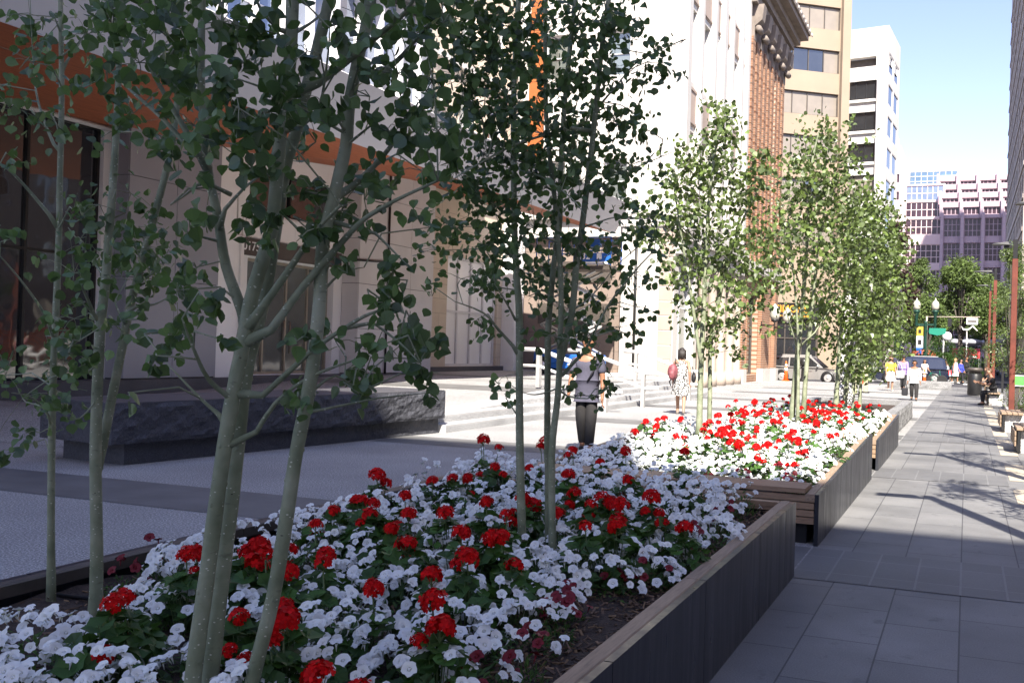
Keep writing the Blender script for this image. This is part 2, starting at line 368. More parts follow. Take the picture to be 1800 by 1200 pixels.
# ---------------------------------------------------------------- walls with real openings
def wall(mb, o, u, n, W, z0, z1, ops, dep=.25, mi=0, mir=None):
    """front face with holes + reveals. o: base corner, u: horizontal unit vector, n: outward normal; ops (u0,u1,z0,z1)"""
    o, u, n = Vector(o), Vector(u), Vector(n); up = Vector((0,0,1)); mir = mi if mir is None else mir
    us = sorted({0, W, *[a for p in ops for a in p[:2]]}); zs = sorted({z0, z1, *[a for p in ops for a in p[2:4]]})
    P = lambda a, z, d=0: o+u*a+up*(z-o.z)-n*d
    flip = u.cross(up).dot(n) < 0
    def q(a,b,c,d,m):
        mb.quad(*( (d,c,b,a) if flip else (a,b,c,d)), m)
    for i in range(len(us)-1):
        for j in range(len(zs)-1):
            cu, cz = (us[i]+us[i+1])/2, (zs[j]+zs[j+1])/2
            if any(p[0] < cu < p[1] and p[2] < cz < p[3] for p in ops): continue
            q(P(us[i],zs[j]), P(us[i+1],zs[j]), P(us[i+1],zs[j+1]), P(us[i],zs[j+1]), mi)
    for p in ops:
        a, b, c, e = p[:4]; d = p[4] if len(p) > 4 else dep
        q(P(a,c), P(a,c,d), P(b,c,d), P(b,c), mir); q(P(a,e,d), P(a,e), P(b,e), P(b,e,d), mir)
        q(P(a,c), P(a,e), P(a,e,d), P(a,c,d), mir); q(P(b,c,d), P(b,e,d), P(b,e), P(b,c), mir)
def window(parent, o, u, n, p, dep, cols, rows, fm, gm, fw=.06, mw=.04, pid=0, name='window'):
    """framed window set in an opening p = (u0,u1,z0,z1): frame + mullions as one part, the glass as its sub-part"""
    o, u, n = Vector(o), Vector(u), Vector(n); up = Vector((0,0,1)); a, b, c, e = p[:4]
    Mx = Matrix((u, n, up)).transposed()
    def bx(mb, u0,u1,z0,z1,d,t): mb.box(o+u*((u0+u1)/2)+up*((z0+z1)/2-o.z)-n*d, (u1-u0,t,z1-z0), 0, M=Mx)
    f = MB(); t = .08; d = dep-.05
    bx(f,a,a+fw,c,e,d,t); bx(f,b-fw,b,c,e,d,t); bx(f,a+fw,b-fw,c,c+fw,d,t); bx(f,a+fw,b-fw,e-fw,e,d,t)
    for k in range(1, cols): x = a+(b-a)*k/cols; bx(f,x-mw/2,x+mw/2,c+fw,e-fw,d,t*.9)
    for k in range(1, rows): z = c+(e-c)*k/rows; bx(f,a+fw,b-fw,z-mw/2,z+mw/2,d,t*.8)
    fo = f.build(name, fm, parent)
    g = MB(); gl = gm if isinstance(gm, list) else [gm]
    P = lambda x, z: o+u*x+up*(z-o.z)-n*(dep-.02)
    for k in range(cols):
        x0 = a+(b-a)*k/cols; x1 = a+(b-a)*(k+1)/cols
        g.add([P(x0,c),P(x1,c),P(x1,e),P(x0,e)], [(0,1,2,3)], k%len(gl))
    go = g.build('pane', gl, fo); return fo
TREES={
 'A':dict(stems=[
  ([(-3.737,3.147,0.424),(-3.75,3.138,0.935),(-3.754,3.133,1.36),(-3.75,3.132,1.66),(-3.746,3.131,1.984),(-3.748,3.128,2.234),(-3.749,3.125,2.559),(-3.756,3.121,2.808),(-3.773,3.111,3.207)],0.0165,0.01),
 ],br=[
  ([(-3.748,3.129,2.067),(-3.839,3.023,2.237),(-3.871,2.94,2.31),(-3.944,2.841,2.383)],0.008),
  ([(-3.756,3.124,2.376),(-3.891,3.143,2.571),(-3.987,3.177,2.758),(-4.074,3.213,3.122)],0.007),
  ([(-3.752,3.132,1.56),(-3.71,3.04,1.681),(-3.713,2.931,1.812),(-3.704,2.827,1.904)],0.008),
  ([(-3.75,3.136,1.21),(-3.739,3.032,1.314),(-3.739,2.925,1.342)],0.005),
  ([(-3.754,3.122,2.758),(-3.746,3.23,2.942),(-3.763,3.329,3.132)],0.006),
 ],cl=[
  (-3.739,2.892,2.918,0.118,30),(-3.585,2.854,2.694,0.127,34),(-3.807,2.986,2.541,0.097,22),(-3.423,2.951,2.826,0.105,26),(-3.492,2.864,2.482,0.08,14),(-3.874,2.966,2.357,0.073,8),(-4.176,3.236,1.392,0.106,22),(-4.027,3.207,1.295,0.117,24),(-3.839,3.251,1.431,0.103,18),(-3.511,2.98,1.268,0.094,26),(-3.915,3.059,1.081,0.055,10),(-3.631,2.976,1.178,0.072,10),(-3.459,2.957,2.103,0.094,16),(-3.655,2.836,1.974,0.081,10),(-3.423,3.005,1.471,0.059,8),(-4.014,3.302,1.582,0.079,10),(-3.929,3.25,3.017,0.13,22),(-4.213,3.131,2.717,0.13,24),]),
 'B':dict(stems=[
  ([(-3.288,2.977,0.436),(-3.291,2.973,0.736),(-3.305,2.965,1.106),(-3.304,2.962,1.429),(-3.299,2.963,1.645),(-3.285,2.966,1.8),(-3.279,2.968,1.955),(-3.267,2.97,2.193),(-3.258,2.971,2.494),(-3.256,2.969,2.771),(-3.256,2.967,3.095)],0.026,0.01),
  ([(-3.351,3.012,1.028),(-3.33,3.019,1.139),(-3.292,3.031,1.375),(-3.259,3.042,1.571),(-3.235,3.05,1.729),(-3.162,3.074,2.05),(-3.097,3.096,2.357),(-3.074,3.103,2.593),(-3.049,3.111,2.727),(-3.016,3.12,3.08)],0.021,0.01),
 ],br=[
  ([(-3.309,2.959,1.637),(-3.281,2.861,1.77),(-3.219,2.778,1.786)],0.008),
  ([(-3.212,2.995,1.652),(-3.286,3.02,1.726),(-3.317,3.062,1.766)],0.006),
  ([(-3.299,2.964,1.476),(-3.271,2.847,1.444),(-3.241,2.729,1.522)],0.005),
  ([(-3.19,3.003,1.71),(-3.178,3.114,1.728),(-3.19,3.216,1.77)],0.007),
  ([(-3.302,2.964,1.337),(-3.283,2.865,1.263),(-3.259,2.767,1.281)],0.004),
  ([(-3.284,2.967,1.823),(-3.45,3.01,1.944),(-3.607,3.058,2.048)],0.006),
  ([(-3.166,3.011,1.804),(-3.16,3.119,1.883),(-3.195,3.212,1.988)],0.005),
 ],cl=[
  (-3.506,3.058,1.974,0.132,34),(-3.19,2.736,1.827,0.097,26),(-3.033,2.879,1.927,0.099,30),(-3.149,3.067,1.808,0.094,22),(-3.503,3.012,1.659,0.095,20),(-3.426,3.127,2.054,0.121,28),(-3.424,3.147,1.861,0.098,26),(-3.14,2.68,1.525,0.074,16),(-3.133,3.055,2.04,0.116,24),(-3.26,3.055,2.184,0.106,22),(-3.329,2.912,1.727,0.069,14),(-3.154,2.741,1.568,0.054,10),(-3.266,2.909,2.115,0.091,16),(-2.866,2.783,1.661,0.064,12),(-3.458,3.169,2.479,0.123,20),(-3.174,3.223,2.696,0.122,24),]),
 'C':dict(stems=[
  ([(-2.095,2.218,0.358),(-2.071,2.225,0.664),(-2.043,2.233,0.928),(-2.019,2.24,1.176),(-1.993,2.247,1.391),(-1.963,2.257,1.59),(-1.943,2.263,1.722),(-1.91,2.275,1.855),(-1.892,2.281,1.95),(-1.878,2.284,2.197),(-1.857,2.29,2.417),(-1.856,2.288,2.681)],0.0235,0.0175),
  ([(-2.1,2.291,0.329),(-2.077,2.297,0.608),(-2.052,2.304,0.913),(-2.027,2.311,1.201),(-2.006,2.317,1.477),(-1.971,2.328,1.658),(-1.948,2.336,1.794),(-1.911,2.347,2.099),(-1.882,2.357,2.214),(-1.854,2.366,2.355),(-1.816,2.379,2.525),(-1.784,2.389,2.711)],0.0245,0.015),
  ([(-1.921,2.229,0.385),(-1.878,2.243,0.637),(-1.831,2.259,0.865),(-1.799,2.269,1.109),(-1.778,2.275,1.287),(-1.745,2.286,1.499),(-1.728,2.29,1.705),(-1.724,2.29,1.867),(-1.697,2.299,2.008),(-1.669,2.308,2.155),(-1.663,2.31,2.272),(-1.644,2.316,2.395),(-1.62,2.324,2.525),(-1.607,2.328,2.668)],0.021,0.0155),
  ([(-2.031,2.338,1.632),(-2.04,2.334,1.683),(-2.088,2.315,1.815),(-2.114,2.304,1.957),(-2.147,2.291,2.106),(-2.158,2.286,2.222),(-2.173,2.279,2.382),(-2.175,2.276,2.711)],0.017,0.01),
 ],br=[
  ([(-2.079,2.209,2.196),(-2.119,2.278,2.32),(-2.162,2.346,2.544),(-2.218,2.409,2.767)],0.01),
  ([(-2.078,2.21,2.097),(-2.183,2.206,2.239),(-2.296,2.197,2.407),(-2.346,2.213,2.518)],0.011),
  ([(-2.089,2.206,2.101),(-2.244,2.218,2.235),(-2.396,2.232,2.338),(-2.501,2.263,2.406)],0.009),
  ([(-1.95,2.261,1.635),(-1.848,2.245,1.738),(-1.743,2.23,1.854),(-1.673,2.202,1.908),(-1.586,2.181,1.965)],0.014),
  ([(-1.918,2.274,1.58),(-1.766,2.265,1.751),(-1.632,2.25,1.871),(-1.539,2.22,1.931),(-1.43,2.196,1.974),(-1.292,2.183,2.021)],0.013),
  ([(-1.928,2.272,1.415),(-1.827,2.273,1.496),(-1.736,2.27,1.568),(-1.638,2.271,1.63),(-1.56,2.264,1.669),(-1.5,2.251,1.687),(-1.408,2.249,1.726)],0.01),
  ([(-1.937,2.269,1.299),(-1.857,2.271,1.413),(-1.76,2.28,1.487),(-1.65,2.294,1.534),(-1.562,2.3,1.561)],0.008),
  ([(-1.986,2.25,1.419),(-2.005,2.171,1.479),(-1.998,2.102,1.566),(-1.979,2.037,1.647)],0.009),
  ([(-2.011,2.241,1.366),(-2.075,2.217,1.421),(-2.174,2.179,1.525)],0.007),
  ([(-1.874,2.283,2.479),(-1.903,2.218,2.529),(-1.9,2.165,2.591)],0.007),
  ([(-1.804,2.31,2.325),(-1.687,2.3,2.383),(-1.563,2.292,2.454),(-1.463,2.276,2.507),(-1.4,2.245,2.568)],0.014),
  ([(-1.671,2.36,2.364),(-1.594,2.362,2.375),(-1.535,2.357,2.405),(-1.486,2.348,2.441),(-1.422,2.345,2.495)],0.012),
  ([(-1.711,2.347,2.018),(-1.642,2.408,2.113),(-1.58,2.465,2.233),(-1.561,2.508,2.321)],0.011),
  ([(-1.829,2.302,2.212),(-1.734,2.266,2.255),(-1.673,2.216,2.365),(-1.626,2.162,2.438)],0.006),
  ([(-1.638,2.377,1.673),(-1.488,2.327,1.603),(-1.374,2.263,1.544)],0.005),
  ([(-1.629,2.379,1.93),(-1.51,2.317,1.857),(-1.409,2.248,1.803)],0.005),
  ([(-1.763,2.331,1.728),(-1.733,2.394,1.799),(-1.7,2.46,1.822)],0.005),
  ([(-1.779,2.327,1.447),(-1.741,2.394,1.497),(-1.706,2.46,1.446)],0.005),
  ([(-2.042,2.225,1.945),(-2.042,2.331,2.05),(-2.047,2.435,2.12)],0.007),
  ([(-1.851,2.291,2.483),(-1.847,2.399,2.568),(-1.847,2.505,2.692)],0.006),
  ([(-2.072,2.212,2.064),(-2.087,2.154,2.006),(-2.093,2.099,1.965)],0.005),
 ],cl=[
  (-2.331,2.104,2.482,0.099,50),(-2.083,2.018,2.432,0.093,56),(-2.318,2.371,2.548,0.098,44),(-2.273,2.145,2.39,0.083,36),(-2.534,2.273,2.375,0.08,26),(-2.438,2.285,2.284,0.071,24),(-2.153,2.144,2.315,0.081,38),(-1.973,2.141,2.478,0.079,40),(-2.0,2.266,2.404,0.083,44),(-1.892,2.183,2.5,0.064,26),(-1.744,2.045,2.187,0.074,40),(-1.881,2.099,2.099,0.07,32),(-2.245,2.331,2.249,0.079,28),(-1.743,1.96,2.181,0.065,34),(-1.787,1.945,2.267,0.058,30),(-2.211,2.209,2.169,0.067,22),(-1.924,2.066,2.002,0.054,16),(-1.783,2.303,2.038,0.074,26),(-1.871,2.224,2.092,0.064,26),(-1.852,2.139,1.965,0.062,22),(-1.971,2.567,2.233,0.082,26),(-1.652,2.103,2.361,0.06,22),(-1.673,2.252,2.424,0.064,18),(-1.595,2.131,2.214,0.06,22),(-1.738,2.391,1.984,0.075,44),(-1.646,2.167,1.903,0.054,22),(-1.565,2.255,1.992,0.055,16),(-1.724,2.478,2.134,0.069,20),(-1.782,2.149,1.919,0.054,14),(-2.149,2.187,1.732,0.074,34),(-2.343,2.366,1.618,0.071,34),(-1.84,1.97,1.676,0.044,14),(-1.784,1.963,1.596,0.026,6),(-2.022,1.996,1.546,0.038,9),(-2.202,2.316,1.81,0.061,18),(-2.151,2.226,1.885,0.058,14),(-2.095,1.976,1.445,0.03,5),(-1.477,2.271,1.774,0.054,24),(-1.473,2.162,1.705,0.06,22),(-1.477,2.365,1.668,0.067,26),(-1.404,2.091,1.587,0.065,30),(-1.53,2.519,1.554,0.072,26),(-1.818,2.556,1.51,0.071,18),(-1.789,2.61,1.456,0.054,12),(-1.494,2.56,1.513,0.048,10),(-1.693,2.649,1.586,0.063,18),(-1.582,2.007,1.595,0.04,12),(-1.697,2.162,1.418,0.043,12),(-1.882,2.582,1.598,0.054,12),(-1.848,2.458,1.44,0.052,12),(-1.626,2.273,1.789,0.048,10),(-1.59,2.676,1.445,0.029,4),(-1.684,2.398,2.536,0.084,24),(-1.681,2.542,2.548,0.079,22),(-1.533,2.219,2.263,0.062,16),(-1.424,2.185,2.308,0.075,30),(-1.477,2.348,2.469,0.08,34),(-1.319,2.185,2.285,0.067,34),(-1.463,2.31,2.203,0.071,32),(-1.64,2.665,2.148,0.072,22),(-1.502,2.259,2.178,0.054,14),(-1.257,2.117,2.134,0.064,34),(-1.388,2.091,2.525,0.086,36),(-1.702,2.064,2.563,0.089,36),(-2.177,2.331,2.715,0.104,40),(-2.142,2.04,2.602,0.094,40),(-1.612,2.185,2.599,0.092,36),(-1.281,2.169,2.425,0.058,24),(-1.617,2.689,1.97,0.064,14),(-1.825,2.204,2.342,0.064,22),(-1.696,2.097,2.227,0.053,16),(-1.483,2.067,2.323,0.051,12),]),
 'D':dict(stems=[
  ([(-2.17,4.665,0.392),(-2.196,4.652,0.873),(-2.213,4.641,1.324),(-2.224,4.634,1.746),(-2.248,4.623,2.025),(-2.263,4.615,2.278),(-2.282,4.603,2.928),(-2.266,4.603,3.612)],0.0235,0.014),
  ([(-2.081,4.784,0.392),(-2.09,4.776,0.866),(-2.102,4.77,1.12),(-2.112,4.762,1.63),(-2.108,4.762,1.805),(-2.085,4.768,2.142),(-2.068,4.773,2.265),(-2.07,4.77,2.65),(-2.051,4.773,3.061),(-2.006,4.785,3.653)],0.02,0.012),
  ([(-2.004,4.673,0.438),(-2.025,4.661,1.034),(-2.004,4.666,1.333),(-2.0,4.666,1.581),(-2.003,4.661,1.93),(-2.045,4.642,2.376),(-2.098,4.619,2.822),(-2.124,4.603,3.596)],0.02,0.01),
  ([(-2.02,4.712,1.511),(-1.965,4.73,1.784),(-1.949,4.734,2.035),(-1.926,4.741,2.237),(-1.904,4.747,2.488),(-1.882,4.753,2.742),(-1.847,4.762,3.243),(-1.8,4.776,3.627)],0.019,0.013),
 ],br=[
  ([(-2.016,4.714,1.436),(-1.929,4.703,1.529),(-1.86,4.685,1.597),(-1.749,4.682,1.815),(-1.614,4.688,1.992),(-1.503,4.686,2.108)],0.011),
  ([(-1.998,4.721,1.397),(-2.068,4.588,1.356),(-2.109,4.467,1.365),(-2.147,4.345,1.423)],0.005),
  ([(-2.011,4.717,1.352),(-1.838,4.674,1.34),(-1.695,4.62,1.415)],0.005),
  ([(-2.228,4.634,1.574),(-2.294,4.537,1.681),(-2.34,4.448,1.766),(-2.446,4.337,1.817)],0.01),
  ([(-2.232,4.631,1.715),(-2.238,4.522,1.809),(-2.258,4.407,1.91)],0.008),
  ([(-1.866,4.758,2.872),(-1.793,4.855,3.014),(-1.718,4.953,3.158),(-1.509,5.101,3.311)],0.006),
  ([(-1.877,4.757,2.519),(-1.716,4.817,2.545),(-1.485,4.902,2.652)],0.006),
  ([(-1.912,4.742,2.789),(-2.091,4.321,2.609),(-2.149,3.945,2.419),(-2.084,3.615,2.29)],0.008),
  ([(-2.267,4.612,2.528),(-2.027,4.417,2.455),(-1.78,4.226,2.312),(-1.61,4.005,2.189)],0.006),
  ([(-2.262,4.616,2.226),(-2.341,4.479,2.299),(-2.405,4.348,2.339)],0.007),
  ([(-2.28,4.604,2.828),(-2.311,4.379,2.921),(-2.325,4.159,3.003)],0.008),
  ([(-2.021,4.71,1.752),(-1.905,4.858,1.883),(-1.829,4.992,2.049)],0.006),
  ([(-1.846,4.763,3.204),(-1.738,4.91,3.209),(-1.594,5.07,3.214)],0.005),
  ([(-1.92,4.743,2.237),(-1.772,4.904,2.317),(-1.659,5.053,2.304)],0.005),
  ([(-2.286,4.6,3.069),(-2.085,4.354,3.155),(-1.884,4.108,3.22)],0.006),
 ],cl=[
  (-2.232,3.882,3.019,0.117,46),(-2.148,3.995,3.1,0.119,52),(-2.166,4.356,3.22,0.128,52),(-2.113,3.996,2.912,0.119,52),(-2.198,3.886,2.809,0.117,46),(-2.091,4.251,2.956,0.125,54),(-2.164,4.05,2.716,0.121,50),(-2.543,4.452,2.747,0.134,42),(-1.999,4.02,2.673,0.118,54),(-2.249,4.223,2.54,0.126,46),(-2.191,4.422,2.548,0.13,46),(-2.337,4.104,2.437,0.115,34),(-2.251,4.922,3.349,0.143,54),(-1.969,4.658,3.301,0.134,60),(-1.758,4.565,3.252,0.13,56),(-2.081,4.57,2.957,0.133,54),(-1.82,4.396,2.949,0.126,60),(-1.754,4.698,3.058,0.118,44),(-2.029,4.474,2.667,0.13,54),(-2.034,4.936,2.831,0.141,60),(-1.844,4.964,2.858,0.119,36),(-2.092,4.634,2.435,0.134,46),(-1.805,4.402,2.416,0.126,46),(-1.715,4.597,2.505,0.104,30),(-2.37,4.345,2.338,0.121,34),(-2.223,4.375,2.281,0.121,36),(-2.066,4.452,2.202,0.121,40),(-2.69,4.682,2.242,0.119,24),(-2.278,4.308,2.102,0.119,36),(-2.116,4.303,2.044,0.118,40),(-2.201,4.908,2.041,0.142,50),(-1.991,4.722,2.175,0.115,30),(-1.924,5.056,2.182,0.121,28),(-1.64,4.736,1.996,0.083,18),(-2.486,4.783,1.936,0.12,30),(-2.207,4.708,1.871,0.137,46),(-2.071,4.859,1.85,0.14,52),(-1.915,4.883,1.884,0.123,40),(-2.409,4.518,1.738,0.102,24),(-1.933,4.405,1.657,0.113,40),(-1.845,4.523,1.69,0.098,30),(-1.796,5.022,1.721,0.1,30),(-1.886,5.009,1.546,0.082,14),(-1.747,5.078,1.677,0.069,10),(-2.214,4.479,1.447,0.076,14),(-2.279,4.688,1.319,0.055,6),(-1.944,4.916,1.342,0.093,14),(-1.806,4.853,1.396,0.055,6),(-2.726,4.63,2.111,0.106,16),(-2.648,4.453,1.851,0.078,10),(-1.694,4.89,3.077,0.104,14),(-1.574,4.957,3.149,0.086,12),(-1.53,4.67,3.121,0.069,8),(-1.551,5.136,3.294,0.063,6),(-1.756,5.087,2.914,0.108,16),(-1.505,4.542,2.685,0.068,8),(-1.781,5.091,2.63,0.108,14),(-1.632,5.139,2.681,0.082,9),(-1.709,4.9,2.407,0.086,8),(-1.488,4.531,2.26,0.095,20),(-1.696,5.074,2.213,0.094,14),(-2.066,3.994,3.304,0.158,60),(-2.105,4.96,3.667,0.191,70),(-1.796,4.857,3.596,0.122,30),(-1.608,4.49,3.214,0.09,20),(-2.301,3.936,3.254,0.132,40),(-1.658,4.899,1.827,0.067,9),(-2.523,4.528,1.948,0.09,12),(-2.223,4.764,2.585,0.123,40),(-2.099,4.941,2.677,0.126,40),]),
 'E':dict(stems=[
  ([(-3.043,11.494,0.389),(-3.042,11.486,1.377),(-3.026,11.485,2.282),(-3.014,11.482,3.118),(-2.957,11.497,3.954),(-2.843,11.534,4.584)],0.042,0.012),
  ([(-2.963,11.684,0.392),(-2.969,11.675,1.167),(-2.971,11.67,1.73),(-2.827,11.716,2.58),(-2.677,11.768,3.149),(-2.489,11.834,3.578)],0.034,0.012),
  ([(-2.992,11.291,1.449),(-3.122,11.236,2.266),(-3.234,11.189,2.878),(-3.347,11.141,3.558)],0.024,0.009),
 ],br=[
  ([(-2.999,11.5,1.727),(-2.646,11.77,2.092),(-2.351,12.019,2.464),(-2.248,12.198,2.693)],0.014),
  ([(-3.026,11.485,2.282),(-2.788,11.676,2.788),(-2.621,11.842,3.157)],0.012),
  ([(-3.025,11.481,2.769),(-3.239,11.186,3.083),(-3.438,10.897,3.184)],0.011),
  ([(-2.983,11.489,3.675),(-3.187,11.411,4.016),(-3.321,11.36,4.151)],0.009),
 ],cl=[
  (-2.773,11.117,4.411,0.174,70),(-2.671,10.877,4.085,0.197,90),(-3.101,11.918,3.97,0.289,120),(-3.035,10.757,3.748,0.23,90),(-3.483,11.718,3.659,0.273,90),(-2.965,10.92,3.377,0.299,130),(-2.862,11.861,3.807,0.271,90),(-3.571,11.568,3.137,0.285,90),(-3.334,11.78,3.089,0.323,120),(-2.899,11.515,3.05,0.313,110),(-2.736,12.001,3.396,0.273,70),(-2.374,11.249,3.748,0.201,40),(-2.551,11.799,3.503,0.239,60),(-2.512,11.373,2.892,0.272,90),(-2.393,12.149,3.049,0.273,80),(-2.889,11.813,2.66,0.284,100),(-3.123,11.332,2.617,0.248,70),(-2.423,11.665,2.507,0.263,90),(-2.539,10.971,2.255,0.237,80),(-3.227,10.722,2.562,0.197,40),(-2.95,11.563,1.938,0.237,70),(-3.052,11.385,2.138,0.207,40),(-2.761,11.986,1.885,0.158,24),(-3.014,11.558,1.727,0.168,30),(-3.525,10.744,3.031,0.16,24),(-2.196,11.534,2.702,0.177,36),(-3.377,11.627,2.288,0.142,16),(-2.594,11.604,1.6,0.125,14),(-2.238,11.049,3.904,0.131,16),]),
 'F':dict(stems=[
  ([(-2.661,15.85,0.42),(-2.6,15.864,1.442),(-2.524,15.883,2.559),(-2.483,15.89,3.674),(-2.463,15.889,4.602),(-2.349,15.926,5.256)],0.05,0.012),
  ([(-2.517,16.117,0.363),(-2.474,16.124,1.445),(-2.397,16.144,2.576),(-2.333,16.16,3.518),(-2.181,16.209,4.462)],0.045,0.012),
  ([(-2.524,15.687,0.438),(-2.55,15.666,1.811),(-2.647,15.621,2.908),(-2.756,15.573,3.821)],0.028,0.01),
 ],br=[
  ([(-2.561,15.877,1.629),(-2.762,15.583,2.354),(-2.825,15.342,2.884)],0.012),
  ([(-2.418,15.929,1.819),(-2.129,16.245,2.396),(-1.902,16.538,2.985)],0.014),
  ([(-2.377,15.935,2.935),(-1.969,16.189,3.517),(-1.815,16.35,3.91)],0.012),
  ([(-2.546,15.874,2.743),(-2.892,15.633,3.37),(-3.052,15.465,3.628)],0.012),
 ],cl=[
  (-2.22,16.339,5.246,0.265,90),(-2.477,16.232,4.95,0.322,100),(-1.958,15.458,4.684,0.304,110),(-2.677,15.79,4.592,0.315,80),(-2.21,15.753,4.385,0.366,140),(-1.922,16.392,4.297,0.321,90),(-2.7,15.483,3.989,0.328,90),(-2.34,15.517,3.805,0.398,140),(-1.953,15.992,3.771,0.387,130),(-2.915,16.262,3.536,0.345,90),(-2.3,15.355,3.244,0.358,110),(-1.798,15.568,3.173,0.34,100),(-2.912,15.817,2.924,0.28,50),(-2.254,16.408,2.784,0.342,70),(-1.757,16.106,2.764,0.277,60),(-2.605,15.689,2.638,0.257,36),(-2.768,16.186,2.195,0.228,24),(-3.014,15.989,2.089,0.189,16),(-2.268,15.339,2.17,0.232,30),(-3.184,16.059,2.563,0.171,14),(-2.429,15.431,4.246,0.27,60),]),
 'G':dict(stems=[
  ([(-2.188,17.732,0.477),(-2.155,17.737,1.449),(-2.105,17.747,2.473),(-2.009,17.774,3.6),(-1.936,17.793,4.523)],0.05,0.012),
  ([(-2.089,18.09,0.431),(-2.017,18.108,1.452),(-1.874,18.151,2.705),(-1.803,18.169,3.747)],0.05,0.012),
 ],br=[
  ([(-2.127,17.744,1.859),(-2.383,17.43,2.453),(-2.553,17.15,2.836)],0.014),
  ([(-1.965,17.804,1.864),(-1.664,18.124,2.498),(-1.498,18.396,2.932)],0.014),
 ],cl=[
  (-1.852,17.491,4.371,0.301,110),(-2.107,18.096,4.055,0.354,120),(-1.668,17.719,3.997,0.344,130),(-1.991,18.093,3.532,0.395,150),(-1.532,17.441,3.459,0.338,120),(-2.287,18.085,3.219,0.355,110),(-1.797,17.359,2.855,0.378,150),(-1.424,17.461,2.964,0.298,90),(-2.212,17.622,2.567,0.346,110),(-1.897,17.538,2.264,0.362,130),(-1.545,17.934,2.388,0.347,110),(-2.358,18.108,1.964,0.314,70),(-2.029,17.98,1.659,0.31,80),(-1.566,17.23,1.864,0.295,80),(-2.463,17.291,2.445,0.221,30),(-1.806,17.849,1.358,0.245,40),]),
 'H':dict(stems=[
  ([(-2.381,22.206,0.302),(-2.338,22.213,1.423),(-2.227,22.244,2.7),(-2.081,22.288,3.977),(-1.984,22.316,4.871)],0.05,0.012),
  ([(-2.256,22.573,0.263),(-2.222,22.577,1.296),(-2.07,22.624,2.463),(-1.855,22.696,3.502)],0.045,0.012),
 ],br=[
  ([(-2.32,22.217,1.678),(-2.045,22.422,2.199),(-1.706,22.651,2.727)],0.014),
 ],cl=[
  (-1.917,22.247,4.86,0.329,90),(-2.112,22.476,4.511,0.359,100),(-1.726,22.32,4.358,0.355,110),(-1.557,21.853,3.803,0.347,110),(-1.859,21.965,3.566,0.4,130),(-1.55,22.868,3.258,0.336,90),(-1.792,22.141,2.826,0.403,130),(-1.583,22.757,2.476,0.335,80),(-2.088,22.856,2.341,0.391,100),(-1.797,22.498,1.951,0.358,90),(-2.093,22.457,1.559,0.333,60),(-1.479,22.581,3.62,0.255,50),(-2.334,21.896,1.174,0.251,30),]),
}
REDS=[(-2.64,2.46,0.8),(-2.72,2.58,0.8),(-2.93,3.14,0.8),(-2.88,3.39,0.8),(-2.69,3.21,0.8),(-2.62,3.18,0.8),(-2.82,3.76,0.8),(-2.47,3.37,0.8),(-2.29,3.11,0.8),(-3.17,4.38,0.8),(-2.92,4.35,0.8),(-2.91,4.67,0.8),(-2.38,3.84,0.8),(-2.52,4.44,0.8),(-3.13,5.59,0.8),(-3.27,5.57,0.8),(-3.12,6.18,0.8),(-2.92,6.32,0.8),(-2.46,4.78,0.8),(-1.89,3.52,0.8),(-1.94,3.93,0.8),(-1.75,3.67,0.8),(-2.03,3.06,0.8),(-1.96,2.47,0.8),(-2.2,2.55,0.8),(-1.62,2.19,0.82),(-1.4,2.06,0.82),(-1.98,1.69,0.82),(-1.55,2.72,0.8),(-2.56,6.8,0.8),(-1.96,5.41,0.8),(-1.5,4.95,0.8),(-1.35,4.86,0.8),(-1.94,5.03,0.8),(-1.62,4.56,0.8),(-2.55,6.17,0.8),(-2.06,4.83,0.8),(-2.24,5.52,0.8),(-1.72,4.4,0.8),(-1.97,2.43,0.8),(-1.36,1.89,0.82),(-2.88,3.03,0.8),(-2.01,3.97,0.8),(-2.21,4.52,0.8),(-2.35,5.16,0.8),(-3.04,4.46,0.8),(-2.73,4.42,0.8),(-1.76,5.01,0.8)]
REDS2=[(-2.75,9.48,0.8),(-2.35,7.19,0.8),(-2.26,6.79,0.8),(-2.3,7.48,0.8),(-1.99,6.76,0.8),(-2.09,7.64,0.8),(-1.72,6.36,0.8),(-1.71,5.87,0.8),(-1.73,6.74,0.8),(-1.68,5.59,0.8),(-1.45,5.73,0.8),(-2.49,8.9,0.8),(-2.88,11.77,0.8),(-2.85,12.34,0.8),(-2.34,10.28,0.8),(-2.64,12.26,0.8),(-2.6,12.58,0.8),(-2.21,10.88,0.8),(-2.62,13.46,0.8),(-2.23,12.0,0.8),(-2.17,12.06,0.8),(-2.47,10.17,0.8),(-2.33,9.84,0.8),(-2.05,9.26,0.8),(-1.61,7.73,0.8),(-1.51,8.07,0.8),(-1.63,8.27,0.8),(-1.3,7.16,0.8),(-2.02,11.6,0.8),(-1.78,10.77,0.8),(-1.56,9.65,0.8),(-1.86,12.35,0.8),(-1.69,11.9,0.8),(-1.58,10.93,0.8),(-1.79,13.37,0.8),(-1.31,10.26,0.8),(-1.18,9.96,0.8),(-1.12,9.63,0.8),(-1.27,10.46,0.8),(-1.36,8.9,0.8),(-1.28,8.53,0.8),(-1.48,9.34,0.8),(-1.96,8.63,0.8),(-1.83,8.29,0.8),(-2.32,8.68,0.8),(-2.16,6.25,0.8),(-1.9,6.07,0.8),(-1.29,5.56,0.8),(-1.34,6.27,0.8),(-1.84,9.06,0.8),(-1.72,10.09,0.8),(-1.48,7.12,0.8),(-1.69,7.43,0.8),(-1.04,7.22,0.8),(-1.77,9.12,0.8)]
